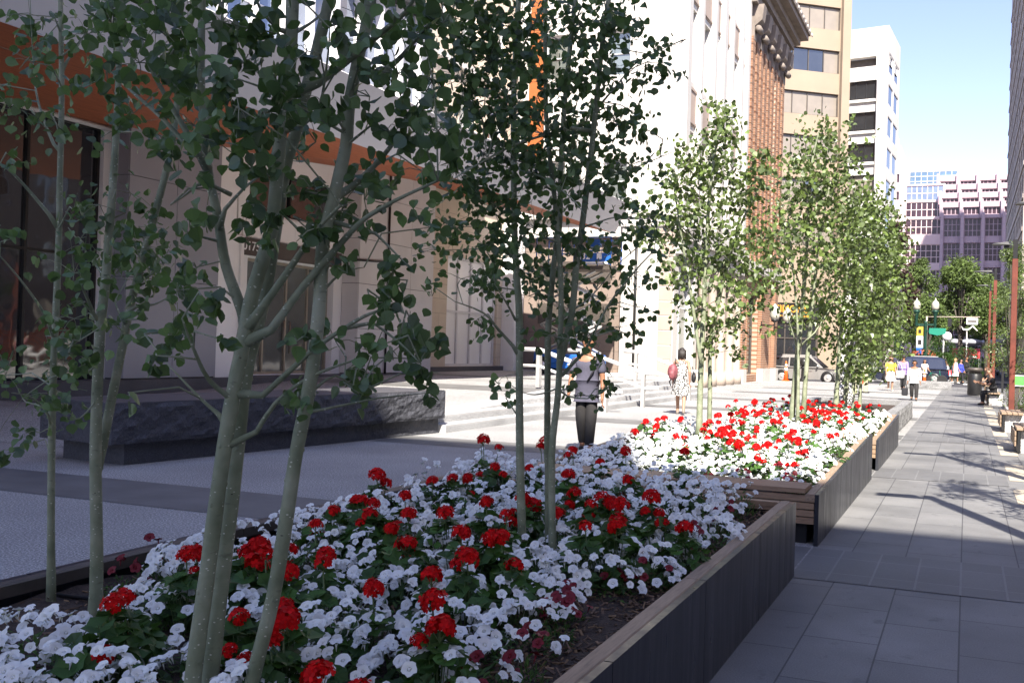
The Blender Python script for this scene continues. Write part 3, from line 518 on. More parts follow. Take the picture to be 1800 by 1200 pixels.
# ================================================================ SETTING
def sheet(name, x0, x1, y0, y1, z, m, z2=None):
    b = MB(); b.quad((x0,y0,z),(x1,y0,z),(x1,y1,z if z2 is None else z2),(x0,y1,z if z2 is None else z2)); return struct(b.build(name, m))
sheet('ground', -400, 400, -300, 900, -.13, M['asphalt'])
def slab(name, x0, x1, y0, y1, z, m, t=.2):
    b = MB(); b.b2((x0,y0,z-t),(x1,y1,z)); return struct(b.build(name, m))
slab('plaza', -40, -1.16, -14, 59.2, 0, M['plaza'])
slab('walkway', -1.16, 6, -14, 59.2, -.0, M['walk'])
slab('far_pavement', -40, 40, 74, 82, 0, M['walk'])
sheet('cross_street', -60, 60, 59.2, 74, -.126, M['asphalt'])
bands = [(7.0,8.15),(13.35,14.5),(19.7,20.85),(26.1,27.2),(32.4,33.5),(38.8,39.9),(45,46)]
b = MB(); c = MB()
for y0, y1 in bands:
    b.quad((-1.15,y0,.004),(.55,y0,.004),(.55,y1,.004),(-1.15,y1,.004))
    c.quad((-9.0,y0,.004),(-1.17,y0,.004),(-1.17,y1,.004),(-9.0,y1,.004))
    if y1 < 12: c.quad((-17.9,y0,.004),(-9.0,y0,.004),(-9.0,y1,.004),(-17.9,y1,.004))
struct(b.build('walkway_bands', M['walkband'])); struct(c.build('plaza_bands', M['plazaband']))
b = MB()
y = 9
while y < 40:
    l = rnd.choice([.9, 1.3, 2.2]); b.quad((.58,y,.004),(.86,y,.004),(.86,y+l,.004),(.58,y+l,.004)); y += l+rnd.choice([.4,.9,1.5])
struct(b.build('pale_paving_strip', M['tactile']))
b = MB()
for i in range(9):
    b.quad((-9+i*1.1, 71.2, -.122), (-8.5+i*1.1, 71.2, -.122), (-8.5+i*1.1, 73.6, -.122), (-9+i*1.1, 73.6, -.122))
struct(b.build('crossing_stripes', M['letter']))

# ================================================================ PLANTERS
WX0, WX1 = -3.95, -1.13
def planter(lab, y0, y1, h0, h1, bench):
    t = thing('flower_planter', lab, 'planter', ((WX0+WX1)/2, (y0+y1)/2, 0), group='steel flower planters along the walkway')
    def top(y): return h0+(h1-h0)*(y-y0)/(y1-y0)
    for x0, x1 in ((WX1-.035, WX1), (WX0, WX0+.035)):
        p = MB(); n = 4; ys = [y0+(y1-y0)*k/n for k in range(n+1)]; ys[0] = y0; cuts = [y0, y0+.42, *ys[1:-1], y1-.42, y1] if n else ys
        for k in range(len(cuts)-1):
            a, c = cuts[k]+.004, cuts[k+1]-.004
            vs = [(x0,a,0),(x1,a,0),(x1,c,0),(x0,c,0),(x0,a,top(a)),(x1,a,top(a)),(x1,c,top(c)),(x0,c,top(c))]
            p.add(vs, [(3,2,1,0),(4,5,6,7),(0,1,5,4),(1,2,6,5),(2,3,7,6),(3,0,4,7)])
        p.build('side_panel', M['steel'], t)
    for x0, x1, ov in ((WX1-.115, WX1-.036, 0), (WX0+.036, WX0+.10, 0)):
        p = MB(); cuts = [y0, y0+.42, (y0+y1)/2, y1-.42, y1]
        for k in range(4):
            a, c = cuts[k]+.003, cuts[k+1]-.003
            za, zc = top(a)+.002, top(c)+.002
            vs = [(x0,a,za-.06),(x1,a,za-.06),(x1,c,zc-.06),(x0,c,zc-.06),(x0,a,za-.008),(x1,a,za-.008),(x1,c,zc-.008),(x0,c,zc-.008),(x0+.008,a,za),(x1-.008,a,za),(x1-.008,c,zc),(x0+.008,c,zc)]
            p.add(vs, [(3,2,1,0),(0,1,5,4),(1,2,6,5),(2,3,7,6),(3,0,4,7),(4,5,9,8),(5,6,10,9),(6,7,11,10),(7,4,8,11),(8,9,10,11)])
        p.build('coping', M['wood'] if x0 > -2 else M['storedk'], t)
    p = MB(); p.b2((WX0+.036,y1-.03,0),(WX1-.036,y1,top(y1)-.065)); p.build('end_panel', M['steel'], t)
    p = MB(); p.b2((WX0+.10,y1-.08,top(y1)-.062),(WX1-.117,y1-.002,top(y1)-.002)); p.build('end_coping', M['woodx'], t)
    if bench:
        p = MB(); p.b2((WX0+.036,y0+.10,0),(WX1-.11,y0+.42,.17)); p.build('bench_plinth', M['black'], t)
        p = MB()
        for k in range(4):
            z = .18+k*.062; p.b2((WX0+.02,y0+.004,z),(WX1-.04,y0+.05,z+.052))
        for k in range(4):
            p.b2((WX0+.02,y0+.004+k*.105,h0+.004),(WX1-.118,y0+.10+k*.105,h0+.044))
        p.build('bench_slats', M['woodx'], t)
    p = MB(); g = 26; m = 60; ya = y0+(.44 if bench else .04); yb = y1-.09
    for j in range(m+1):
        for i in range(g+1):
            x = WX0+.105+(WX1-WX0-.225)*i/g; y = ya+(yb-ya)*j/m
            p.v.append((x, y, top(y)-.10+.02*math.sin(x*7+y*3)+rnd.uniform(-.012,.012)))
    for j in range(m):
        for i in range(g):
            a = j*(g+1)+i; p.f.append((a,a+1,a+g+2,a+g+1)); p.m.append(0); p.sm.append(True)
    p.build('mulch_bed', M['soil'], t)
    p = MB()
    for k in range(5200 if y0 < 5 else 900):
        x = rnd.uniform(WX0+.11, WX1-.125) if rnd.random() < .4 else rnd.uniform(WX1-.62, WX1-.125); y = rnd.uniform(ya, yb)
        l = rnd.uniform(.016,.05)
        p.box((x, y, top(y)-.085+rnd.uniform(-.01,.018)), (l, rnd.uniform(.004,.012), .004), M=Euler((rnd.gauss(0,.3), rnd.gauss(0,.35), rnd.uniform(0,3.14))).to_matrix())
    o = p.build('mulch_chips', M['chip'], t); o['kind'] = 'stuff'
    return t
PL = [planter('nearest dark steel planter with wooden coping, wide flower bed at the front', 1.9, 7.06, .50, .535, False),
      planter('second dark steel planter, with slatted wooden bench end, half in sun', 8.23, 13.13, .43, .59, True),
      planter('third steel planter, sunlit, between the second one and the grey granite box', 14.1, 18.4, .43, .56, True)]
# granite box planter behind
t = thing('granite_planter', 'low grey granite box planter beyond the steel planters', 'planter', (-2.5,23,0))
p = MB(); 
def rough_slab(b, x0,x1,y0,y1,z0,z1, face, nx, nz, amp, seed):
    """block whose faces listed in `face` are split rock"""
    r = random.Random(seed)
    b.b2((x0,y0,z0),(x1,y1,z1))
    for fc in face:
        for j in range(nz+1):
            for i in range(nx+1):
                e = 0 if i in (0,nx) or j in (0,nz) else 1
                d = (.004+e*amp*(.5+.5*math.sin(i*.9+seed)*math.cos(j*1.3+i*.35))*r.uniform(.35,1)); z = z0+(z1-z0)*j/nz
                if fc == '+x': b.v.append((x1+d, y0+(y1-y0)*i/nx, z))
                if fc == '-y': b.v.append((x0+(x1-x0)*i/nx, y0-d, z))
                if fc == '-x': b.v.append((x0-d, y1-(y1-y0)*i/nx, z))
        s = len(b.v)-(nx+1)*(nz+1)
        for j in range(nz):
            for i in range(nx):
                a = s+j*(nx+1)+i; b.f.append((a,a+1,a+nx+2,a+nx+1)); b.m.append(0); b.sm.append(False)
rough_slab(p, -1.55,-1.33,19.4,26.9,0,.46,['+x'],60,6,.05,3); p.b2((-3.9,19.4,0),(-3.68,26.9,.46)); p.b2((-3.68,19.4,0),(-1.55,19.6,.44)); p.b2((-3.68,26.7,0),(-1.55,26.9,.46))
p.build('stone_walls', M['granite_gr'], t)
p = MB(); p.b2((-3.68,19.6,.05),(-1.55,26.7,.34)); p.build('mulch_bed', M['soil'], t)

# ================================================================ FLOWERS
def petunia_mesh(name, m1, m2, seed):
    r = random.Random(seed); b = MB(); n = 15
    ph = r.uniform(0,6.28)
    def ring(rad, z, lob, wav):
        out = []
        for k in range(n):
            q = 2*math.pi*k/n; c5 = math.cos(5*q+ph); s = rad*(1+lob*c5); out.append((s*math.cos(q), s*math.sin(q), z+wav*c5+r.uniform(-.03,.03)*(wav != 0)))
        return out
    vs = ring(.12,-.50,0,0)+ring(.27,-.16,0,0)+ring(.60,.02,.05,.05)+ring(1,.02,.11,-.14)
    b.add(vs, [tuple(k for k in range(n))], 1)
    for i in range(3):
        b.f += [(i*n+k, i*n+(k+1)%n, i*n+n+(k+1)%n, i*n+n+k) for k in range(n)]; b.m += [1 if i == 0 else 0]*n; b.sm += [True]*n
    b.lathe((0,0,0), [(.05,-1.5),(.11,-.9),(.25,-.13)], 6, 0)
    return b.mesh(name, [m1, m2])
PET = [petunia_mesh('bloom', M['petal'], M['throat'], k) for k in range(5)]
PETR = [petunia_mesh('bloom', M['dkred'], M['black'], k) for k in range(2)]
def floret(b, c, n, s, r, mi=0):
    n = n.normalized(); t = n.orthogonal().normalized(); t = Matrix.Rotation(r.uniform(0,6.28),3,n) @ t
    for k in range(5):
        d = Matrix.Rotation(2*math.pi*k/5+r.uniform(-.15,.15),3,n) @ t; w = n.cross(d)
        up = n*s*r.uniform(.05,.35)
        b.add([c, c+d*s*.5+w*s*.38+up*.6, c+d*s*1.0+w*s*.26+up, c+d*s*1.0-w*s*.26+up*.8, c+d*s*.5-w*s*.38+up*.5], [(0,1,2,3,4)], mi, False)
def head_mesh(seed, rad=.052, full=1.0):
    r = random.Random(seed); b = MB(); N = int(34*full)
    for k in range(N):
        z = 1-1.25*(k+.5)/N; q = k*2.4+r.uniform(-.3,.3); s = math.sqrt(max(0,1-z*z)); d = Vector((s*math.cos(q), s*math.sin(q), z*.85))
        floret(b, d*rad*r.uniform(.75,1.05), d+Vector((0,0,.2)), r.uniform(.017,.022), r)
    b.tube([(0,0,-.05),(0,0,-.01)], .004, 5, 1)
    for k in range(6):
        q = r.uniform(0,6.28); b.tube([(0,0,-.045),(math.cos(q)*.03, math.sin(q)*.03, -.012)], .0016, 4, 1)
    return b.mesh('flower_head', [M['red'], M['stem']])
HEAD = [head_mesh(k, rnd.uniform(.046,.062), f) for k, f in enumerate((1,1,1,.85,1,.5,.9))]
def round_leaf(b, c, n, s, r, mi=0, k=9):
    n = n.normalized(); t = n.orthogonal().normalized(); t = Matrix.Rotation(r.uniform(0,6.28),3,n) @ t; w = n.cross(t)
    vs = [c-n*s*.25]
    for i in range(k):
        q = .35+(2*math.pi-.7)*i/(k-1); rr = s*(1+.10*math.cos(i*math.pi)); vs.append(c+(t*math.cos(q)+w*math.sin(q))*rr+n*s*r.uniform(-.12,.22))
    b.add(vs, [(0,i,i+1) for i in range(1,k)], mi, False)
def slim_leaf(b, c, d, n, s, mi=0):
    w = d.cross(n)
    if w.length < 1e-4: w = d.orthogonal()
    w.normalize(); n = w.cross(d)
    b.add([c, c+d*s*.4+w*s*.2+n*s*.06, c+d*s, c+d*s*.4-w*s*.2+n*s*.06, c+d*s*.5-n*s*.03], [(0,1,4),(1,2,4),(2,3,4),(3,0,4)], mi, False)
def gfoliage(seed, far=0):
    r = random.Random(seed); b = MB()
    for k in range(18 if far else 34):
        q = r.uniform(0,6.28); a = r.uniform(0,1)**.6; c = Vector((math.cos(q)*a*.15, math.sin(q)*a*.15, .05+.15*(1-a*a)+r.uniform(-.02,.03)))
        round_leaf(b, c, Vector((math.cos(q)*a*.7, math.sin(q)*a*.7, 1))+Vector((r.gauss(0,.3),r.gauss(0,.3),0)), r.uniform(.026,.044), r, 0, 7 if far else 11)
        if not far: b.tube([(c.x*.3,c.y*.3,-.03), c], .0018, 4, 1, False)
    return b.mesh('foliage', [M['gleaf'], M['stem']])
def pfoliage(seed, n=150, rad=.17):
    r = random.Random(seed); b = MB()
    for k in range(n):
        q = r.uniform(0,6.28); a = r.uniform(0,1)**.55; c = Vector((math.cos(q)*a*rad, math.sin(q)*a*rad, -.04+.15*(1-a*a)*r.uniform(.4,1)))
        d = Vector((math.cos(q)*.8+r.gauss(0,.5), math.sin(q)*.8+r.gauss(0,.5), r.uniform(-.1,1))).normalized()
        slim_leaf(b, c, d, Vector((0,0,1)), r.uniform(.03,.052))
    return b.mesh('foliage', M['pleaf'])
GF = [gfoliage(k) for k in range(4)]; GFF = [gfoliage(k+20, 1) for k in range(3)]
PF = [pfoliage(k) for k in range(5)]
CAMP = Vector((0,0,1.6))
def soil_z(y):
    for y0,y1,h0,h1 in ((1.9,7.06,.5,.535),(8.23,13.13,.43,.59),(14.1,18.4,.43,.56)):
        if y <= y1+.3: return h0+(h1-h0)*max(0,(y-y0))/(y1-y0)-.09
    return .45
GROUP_G = {0:'red geraniums in the nearest planter', 1:'red geraniums in the second planter', 2:'red geraniums in the third planter'}
PNAME = ('nearest', 'second', 'third')
def zone(x, y, pi):
    ya, yb = ((1.9,7.06),(8.6,13.13),(14.5,18.4))[pi]; f = (y-ya)/(yb-ya)
    side = 'walkway side' if x > -1.95 else 'plaza side' if x < -2.95 else 'middle'
    return f"{side}, {('front','central','far')[min(2,max(0,int(f*3)))]} third of the {PNAME[pi]} planter"
def geranium(x, y, z, pi, near, heads=None, seed=0):
    r = random.Random(seed); sz = soil_z(y); nh = heads or r.choice([1,1,2,2,3])
    t = thing('geranium', f"red geranium with {('one flower head','two flower heads','three flower heads')[nh-1]}, {zone(x,y,pi)}", 'flower', (x,y,sz), group=GROUP_G[pi])
    link_obj('foliage', r.choice(GF if near else GFF), t, (0,0,0), (0,0,r.uniform(0,6.28)), r.uniform(.9,1.25))
    for k in range(nh):
        dx, dy, dz = (0,0,0) if k == 0 else (r.uniform(-.11,.11), r.uniform(-.11,.11), r.uniform(-.14,-.02))
        h = z-sz+dz; hp = Vector((dx,dy,h))
        s = r.uniform(.60,.95) if k == 0 else r.uniform(.45,.75)
        hd = link_obj('flower_head', r.choice(HEAD), t, hp, (r.gauss(0,.25), r.gauss(0,.25), r.uniform(0,6.28)), s)
        if near or k == 0:
            b = MB(); b.tube([(dx*.2,dy*.2,-.02),(dx*.6+.01,dy*.6,h*.55),(dx,dy,h-.03)], .0034, 5); o = b.build('stem', M['stem'], t, local=True)
    return t
def petunia(x, y, pi, near, n, seed, red=False, rad=.17):
    r = random.Random(seed); sz = soil_z(y)
    if red: lab = f'dark red petunia, {zone(x,y,pi)}'; g = f'dark red petunias in the {PNAME[pi]} planter'
    else: lab = f'white petunia mound of open blooms, {zone(x,y,pi)}'; g = f'white petunias in the {PNAME[pi]} planter'
    t = thing('petunia', lab, 'flower', (x,y,sz), group=g); hgt = r.uniform(.85,1.25)*(1.45 if 6.0 < y < 7 else .95)
    link_obj('foliage', r.choice(PF), t, (0,0,0), (0,0,r.uniform(0,6.28)), (rad/.17, rad/.17, hgt))
    tocam = (CAMP-Vector((x,y,sz))).normalized()
    b = MB() 
    for k in range(n):
        q = r.uniform(0,6.28); a = r.uniform(0,1)**.5; p = Vector((math.cos(q)*a*rad*1.08, math.sin(q)*a*rad*1.08, .045+(.155*(1-a*a)+.01)*hgt+r.uniform(-.015,.02)))
        nv = Vector((math.cos(q)*a*.9, math.sin(q)*a*.9-.1, 1.0))+Vector((r.gauss(0,.36), r.gauss(0,.36), r.gauss(0,.15)))
        # blooms turn towards the open south side
        nv += Vector((.12,-.42,.15)); nv.normalize()
        rot = nv.to_track_quat('Z','Y'); s = r.uniform(.0175,.0258)
        me = r.choice(PETR if red else PET)
        if near: 
            o = link_obj('bloom', me, t, p, rot.to_euler(), s)
        else:
            Mx = Matrix.Translation(p) @ rot.to_matrix().to_4x4() @ Matrix.Scale(s*1.05,4)
            nn = 10; cs = [Mx @ Vector((0,0,-.25))]; 
            for i in range(nn): cs.append(Mx @ Vector((math.cos(i*6.2832/nn)*(1+.1*math.cos(i*3.1416)), math.sin(i*6.2832/nn)*(1+.1*math.cos(i*3.1416)), r.uniform(-.12,.1))))
            b.add(cs, [(0,1+i,1+(i+1)%nn) for i in range(nn)], 0, True)
            cs = [Mx @ Vector((math.cos(i*1.257)*.2, math.sin(i*1.257)*.2, -.12)) for i in range(5)]; b.add(cs, [(0,1,2,3,4)], 1)
    if not near: b.build('blooms', [M['dkred'],M['black']] if red else [M['petal'],M['throat']], t, local=True)
    return t
# --- nearest planter
k = 0
for (x,y,z) in REDS:
    if WX0+.1 < x < WX1-.1 and 2.0 < y < 7.0: k += 1; geranium(x, y, z-.07+rnd.uniform(-.06,.02), 0, True, rnd.choice([1,1,1,2]), seed=k)
EXTRA = [(-2.5,4.0),(-2.9,4.4),(-1.9,3.4),(-2.1,3.9),(-1.75,4.9),(-3.2,4.7),(-2.8,3.4),(-2.5,3.1),(-2.0,5.4),(-2.4,5.0),(-3.0,5.7),(-1.7,5.5),(-2.0,2.6),(-1.7,2.9),(-3.1,6.3),(-3.4,6.6),(-2.2,6.3),(-3.5,5.4),(-2.7,6.75),(-2.3,6.85),(-1.9,6.7),(-3.0,6.85)]
for x, y in EXTRA: k += 1; geranium(x+rnd.uniform(-.1,.1), y, (.70 if y < 6.5 else .86)+rnd.uniform(-.03,.05), 0, True, seed=k)
pts = []
def try_pt(x, y, dmin):
    for a, c in pts:
        if (a-x)**2+(c-y)**2 < dmin*dmin: return False
    pts.append((x,y)); return True
def bare(x, y):   # open mulch in the photograph
    e = .33+.10*math.sin(y*2.1)+.06*math.sin(y*5.3)
    if x > WX1-e: return True
    if x < -3.25 and y < 3.45: return True
    if x < WX0+.35: return True
    if (x+2.75)**2+(y-2.75)**2 < .05: return True
    return False
cnt = 0; tries = 0
while tries < 4000:
    tries += 1; x = rnd.uniform(WX0+.2, WX1-.2); y = rnd.uniform(2.0, 6.95)
    if bare(x, y) or not try_pt(x, y, .20): continue
    cnt += 1; petunia(x, y, 0, True, rnd.choice([20,24,28,31,35,39]), 100+cnt, rad=rnd.uniform(.13,.19))
for x, y, n in ((-1.50,3.55,9),(-1.58,3.85,7),(-1.42,4.55,6),(-1.62,4.4,5),(-1.36,3.0,8),(-1.5,2.8,6),(-3.55,3.35,5),(-3.7,3.7,4),(-3.6,4.1,4),(-1.45,5.3,7),(-1.4,6.0,6)):
    cnt += 1; petunia(x, y, 0, True, n, 100+cnt, red=True, rad=.10)
# --- second and third planters
for (x,y,z) in REDS2:
    if y < 8.8: continue
    if 13.0 < y < 14.65: y += 1.7
    if WX0+.1 < x < WX1-.1: k += 1; geranium(x, y, soil_z(y)+.33+rnd.uniform(-.05,.04), 1 if y < 13.2 else 2, False, seed=k)
for pi, (ya, yb, n) in ((1,(8.9,12.9,26)),(2,(14.8,18.2,50))):
    for _ in range(n):
        x = rnd.uniform(WX0+.25, WX1-.3); y = rnd.uniform(ya, yb); k += 1; geranium(x, y, soil_z(y)+.32+rnd.uniform(-.07,.07), pi, False, seed=k)
    tries = 0; 
    while tries < 2500:
        tries += 1; x = rnd.uniform(WX0+.2, WX1-.22); y = rnd.uniform(ya-.1, yb)
        if not try_pt(x, y, .245): continue
        cnt += 1; petunia(x, y, pi, False, rnd.choice([24,29,34,38]), 100+cnt, rad=.19)
for x, y in ((-1.45,8.85),(-1.6,9.0),(-1.9,8.8),(-1.4,9.4),(-2.3,8.85)):
    cnt += 1; petunia(x, y, 1, False, 8, 100+cnt, red=True, rad=.11)
# drip line on the soil of the nearest planter
p = MB(); p.tube([(-3.8,3.22,.425),(-3.3,3.27,.43),(-2.9,3.4,.425),(-2.5,3.35,.425)], .009, 8); tag(p.build('drip_hose', M['black']), 'thin black irrigation hose lying on the mulch between the slim trunks', 'hose')

# ================================================================ TREES
def aleaf(b, p, d, n, s, mi=0):
    """roundish aspen leaf with a folded midrib and a short point"""
    w = d.cross(n)
    if w.length < 1e-4: w = d.orthogonal()
    w.normalize(); n = w.cross(d); h_ = math.sin(p.x*913+p.y*577+p.z*331); f = .2+.16*h_; s_w = 1+.16*math.sin(p.x*417+p.z*733)
    L = [(0,0),(.06,.30),(.30,.52),(.58,.46),(.80,.22),(1.0,0)]
    c_ = .22*h_; vs = [p+d*s*u+w*s*v*s_w+n*s*(f*v-c_*u*u) for u, v in L]+[p+d*s*u-w*s*v*s_w+n*s*(f*v-c_*u*u) for u, v in L[1:5]]
    b.add(vs, [(0,1,2,3,4,5),(0,5,9,8,7,6)], mi, False)
def bez(pts, n=4):
    P = [Vector(p) for p in pts]; out = []
    for i in range(len(P)-1):
        p0 = P[max(i-1,0)]; p1 = P[i]; p2 = P[i+1]; p3 = P[min(i+2,len(P)-1)]
        for k in range(n):
            t = k/n; out.append(.5*((2*p1)+(p2-p0)*t+(2*p0-5*p1+4*p2-p3)*t*t+(3*p1-p0-3*p2+p3)*t*t*t))
    out.append(P[-1]); return out
def aspen(key, label, leafm, ls, near):
    D = TREES[key]; r = random.Random(key); z0 = D['stems'][0][0][0]
    t = thing('aspen_tree', label, 'tree', (z0[0],z0[1],.44), group='slim aspens growing in the planters')
    nodes = []
    for pts, r0, r1 in D['stems']:
        pts = [list(q) for q in pts]; 
        pp = bez(pts, 4); n = len(pp)
        if pp[0].z < .6: pp[0] = Vector((pp[0].x, pp[0].y, .38))
        rs = [r0+(r1-r0)*(i/(n-1))+(r0*.35*max(0,1-i/2) if pp[0].z < .5 else 0)+r.uniform(-.03,.03)*r0 for i in range(n)]
        b = MB(); b.tube(pp, rs, 14 if near else 8)
        if near:
            for k in range(1, n-1):
                if r.random() < .5: 
                    q = r.uniform(0,6.28); b.blob(pp[k]+Vector((math.cos(q),math.sin(q),0))*rs[k]*.82, (rs[k]*.32,rs[k]*.32,rs[k]*.42), 0, 7, 5)
        if near:
            for k in range(2, n-1):
                if r.random() < .55:
                    q = r.uniform(0,6.28); dv = Vector((math.cos(q),math.sin(q),0)); s_ = rs[k]*r.uniform(.3,.55)
                    Mq = dv.to_track_quat('X','Z').to_matrix(); c0 = pp[k].lerp(pp[k+1], r.uniform(0,1))+dv*rs[k]*.93
                    vv = [c0+Mq @ Vector((rs[k]*.10*(1 if i == 0 else -1.2), 0 if i == 0 else math.cos(i*.7854)*s_, 0 if i == 0 else math.sin(i*.7854)*s_*.55)) for i in range(9)]
                    b.add(vv, [(0,i,i%8+1) for i in range(1,9)], 1, True)
        b.build('trunk', [M['bark'], M['scar']], t); nodes += [(q, rs[i]) for i, q in enumerate(pp)]
    for pts, r0 in D['br']:
        p0 = Vector(pts[0]); q0 = min((e for e in nodes if e[0].z < p0.z+.06), key=lambda e: (e[0]-p0).length)[0]; q0 = q0.lerp(p0, .15)
        pp = [q0]+bez(pts, 3)[1:]; n = len(pp); rs = [r0*(1-.75*i/(n-1)) for i in range(n)]; rs[0] *= 1.5; rs[1] *= 1.1
        b = MB(); b.tube(pp, rs, 8 if near else 5); b.build('branch', M['bark'], t); nodes += [(q, rs[i]) for i, q in enumerate(pp)]
    tw = MB(); lf = MB()
    for x, y, z, rad, n in D['cl']:
        c = Vector((x,y,z)); q, qr = min(nodes, key=lambda e: (e[0]-c).length+(0.25 if e[0].z > c.z else 0))
        mid = (q+c)/2+Vector((r.gauss(0,.03),r.gauss(0,.03),r.uniform(0,.06)))*(1 if near else 2)
        tw.tube([q, mid, c], [max(.0022, min(qr*.6,.005)), .003, .0015], 5, 0, False)
        m = max(2, int(n*((1.0 if z < 1.9 else 2.3 if z < 3.4 else 1.6) if key == 'D' else 1.15 if key == 'C' else 1.45 if near else 1.75))); sub = []
        for k in range(max(1, m//6)):
            e = c+Vector((r.gauss(0,.55), r.gauss(0,.55), r.gauss(0,.55)))*rad
            tw.tube([c, (c+e)/2+Vector((0,0,.01)), e], [.0018,.0014,.001], 4, 0, False); sub.append(e)
        for k in range(m):
            e = r.choice(sub); p = e+Vector((r.gauss(0,.36), r.gauss(0,.36), r.gauss(0,.36)))*rad
            d = Vector((r.gauss(0,.7), r.gauss(0,.7), -.75+r.gauss(0,.5))).normalized(); nn = Vector((r.gauss(0,.8), r.gauss(0,.8)-.35, r.gauss(.35,.7)))
            aleaf(lf, p, d, nn.normalized(), ls*r.uniform(.6,1.12))
    tw.build('twigs', M['barkdk'] if not near else M['bark'], t); lf.build('crown', leafm, t); return t
aspen('A', 'single thin aspen stem at the left end of the nearest planter', M['leaf'], .043, True)
aspen('B', 'two-stemmed slim aspen just right of the single thin stem, left side of nearest planter', M['leaf'], .043, True)
aspen('C', 'largest nearest aspen with three pale speckled stems among the front flowers', M['leaf'], .041, True)
aspen('D', 'dense dark aspen with straight stems in the far half of the nearest planter', M['leaf'], .043, True)
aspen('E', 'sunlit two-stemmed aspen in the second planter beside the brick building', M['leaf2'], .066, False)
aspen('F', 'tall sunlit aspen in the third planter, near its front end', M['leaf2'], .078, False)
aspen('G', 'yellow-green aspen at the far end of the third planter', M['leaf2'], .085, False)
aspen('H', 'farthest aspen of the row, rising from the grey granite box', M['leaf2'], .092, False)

def big_tree(name, label, x, y, h, trunk_h, rx, ry, n, leafm, ls, seed, tr=.2, low=.25, lean=0):
    r = random.Random(seed); t = thing(name, label, 'tree', (x,y,0)); top = Vector((x+lean,y,h))
    b = MB(); b.tube([(x,y,-.15),(x+r.uniform(-.1,.1),y,trunk_h*.6),(x+lean*.3,y,trunk_h),(x+lean*.7,y,h*.8)], [tr*1.2,tr,tr*.8,tr*.2], 9)
    lumps = []
    for k in range(26):
        q = r.uniform(0,6.28); v = r.uniform(low,1)**.8; a = math.sin(min(1,v*1.02)*math.pi)**.5*r.uniform(.35,.9)
        c = Vector((x+lean*v+math.cos(q)*rx*a, y+math.sin(q)*ry*a, trunk_h*.75+(h-trunk_h*.75)*(v-low*.6)/(1-low*.6)*.93)); lumps.append((c, r.uniform(.18,.32)*rx))
        b.tube([(x+lean*.3,y,trunk_h*r.uniform(.7,1.1)), (Vector((x,y,c.z))+c)/2, c], [tr*.35,tr*.2,tr*.05], 5)
    b.build('trunk', M['barkdk'], t)
    l = MB()
    for k in range(n):
        c, s = r.choice(lumps); d = Vector((r.gauss(0,1),r.gauss(0,1),r.gauss(0,.8))); d.normalize(); p = c+d*s*r.uniform(.55,1.25)
        dd = Vector((r.gauss(0,.7),r.gauss(0,.7),-.3+r.gauss(0,.6))).normalized(); nn = (d+Vector((r.gauss(0,.6),r.gauss(0,.6),.4+r.gauss(0,.5)))).normalized()
        slim_leaf(l, p, dd, nn, ls*r.uniform(.7,1.3)*1.4)
    l.build('crown', leafm, t); return t
big_tree('elm_tree', 'broad green elm over the far crossing, between the twin lamp and the red posts', -.6, 92, 10.6, 4.0, 3.6, 3.5, 9000, M['leafbig'], .22, 5, .22)
big_tree('elm_tree', 'green elm with bare grey trunk beside the red posts, far side of crossing', 1.6, 95, 9.6, 4.2, 3.2, 3.5, 8000, M['leafbig'], .22, 6, .17)
big_tree('elm_tree', 'lighter green tree behind the twin lamp, below the broad elm', -3.2, 84, 6.6, 2.6, 2.2, 2.2, 4500, M['leafbig'], .17, 7, .14)
big_tree('purple_tree', 'dark purple-leaved tree behind the last aspens at the street corner', -6.3, 90, 14.2, 4, 2.3, 2.3, 7000, M['leafpurple'], .22, 8, .2)
big_tree('green_tree', 'dark green tree in shade beside the purple-leaved one', -4.3, 98, 11.5, 3.4, 2.6, 2.6, 6000, M['leafbig'], .22, 9, .2)
big_tree('green_tree', 'low bushy green tree by the street corner behind the pedestrians in yellow', -6.2, 80, 5.0, 1.5, 2.0, 2.0, 3600, M['leafbig'], .16, 10, .12)
big_tree('aspen_tree', 'small leafy aspen at the right edge behind the nearest red post', 1.35, 34.0, 5.6, 1.0, 1.0, 1.0, 5600, M['leaf2'], .062, 11, .05, .05)
big_tree('aspen_tree', 'second leafy aspen at the right edge, farther along the benches', 1.75, 41, 6.0, 1.0, 1.1, 1.1, 4600, M['leaf2'], .068, 12, .05, .05)
for i, (yy, sd) in enumerate(((8.6,21),(13.2,22),(17.6,23),(25.8,24))):
    big_tree('aspen_tree', 'aspen between the right-hand lamp posts, '+('nearest of its row','second of its row','third of its row','fourth of its row')[i], 1.9, yy, 5.6+(1.0 if yy > 25 else 0), 2.6, .8, .9, 1500, M['leaf2'], .075, sd, .04, .1)
for i, (x, y, lab) in enumerate(((-5.6,112,'dark round tree far down the street, left of the kiosk'),(-1.6,116,'dark round tree far down the street, directly behind the kiosk'),(2.4,113,'dark round tree far down the street, right of the kiosk'))):
    big_tree('green_tree', lab, x, y, 7.2, .8, 3.0, 2.2, 4200, M['hedge'], .2, 60+i, .14, .02)
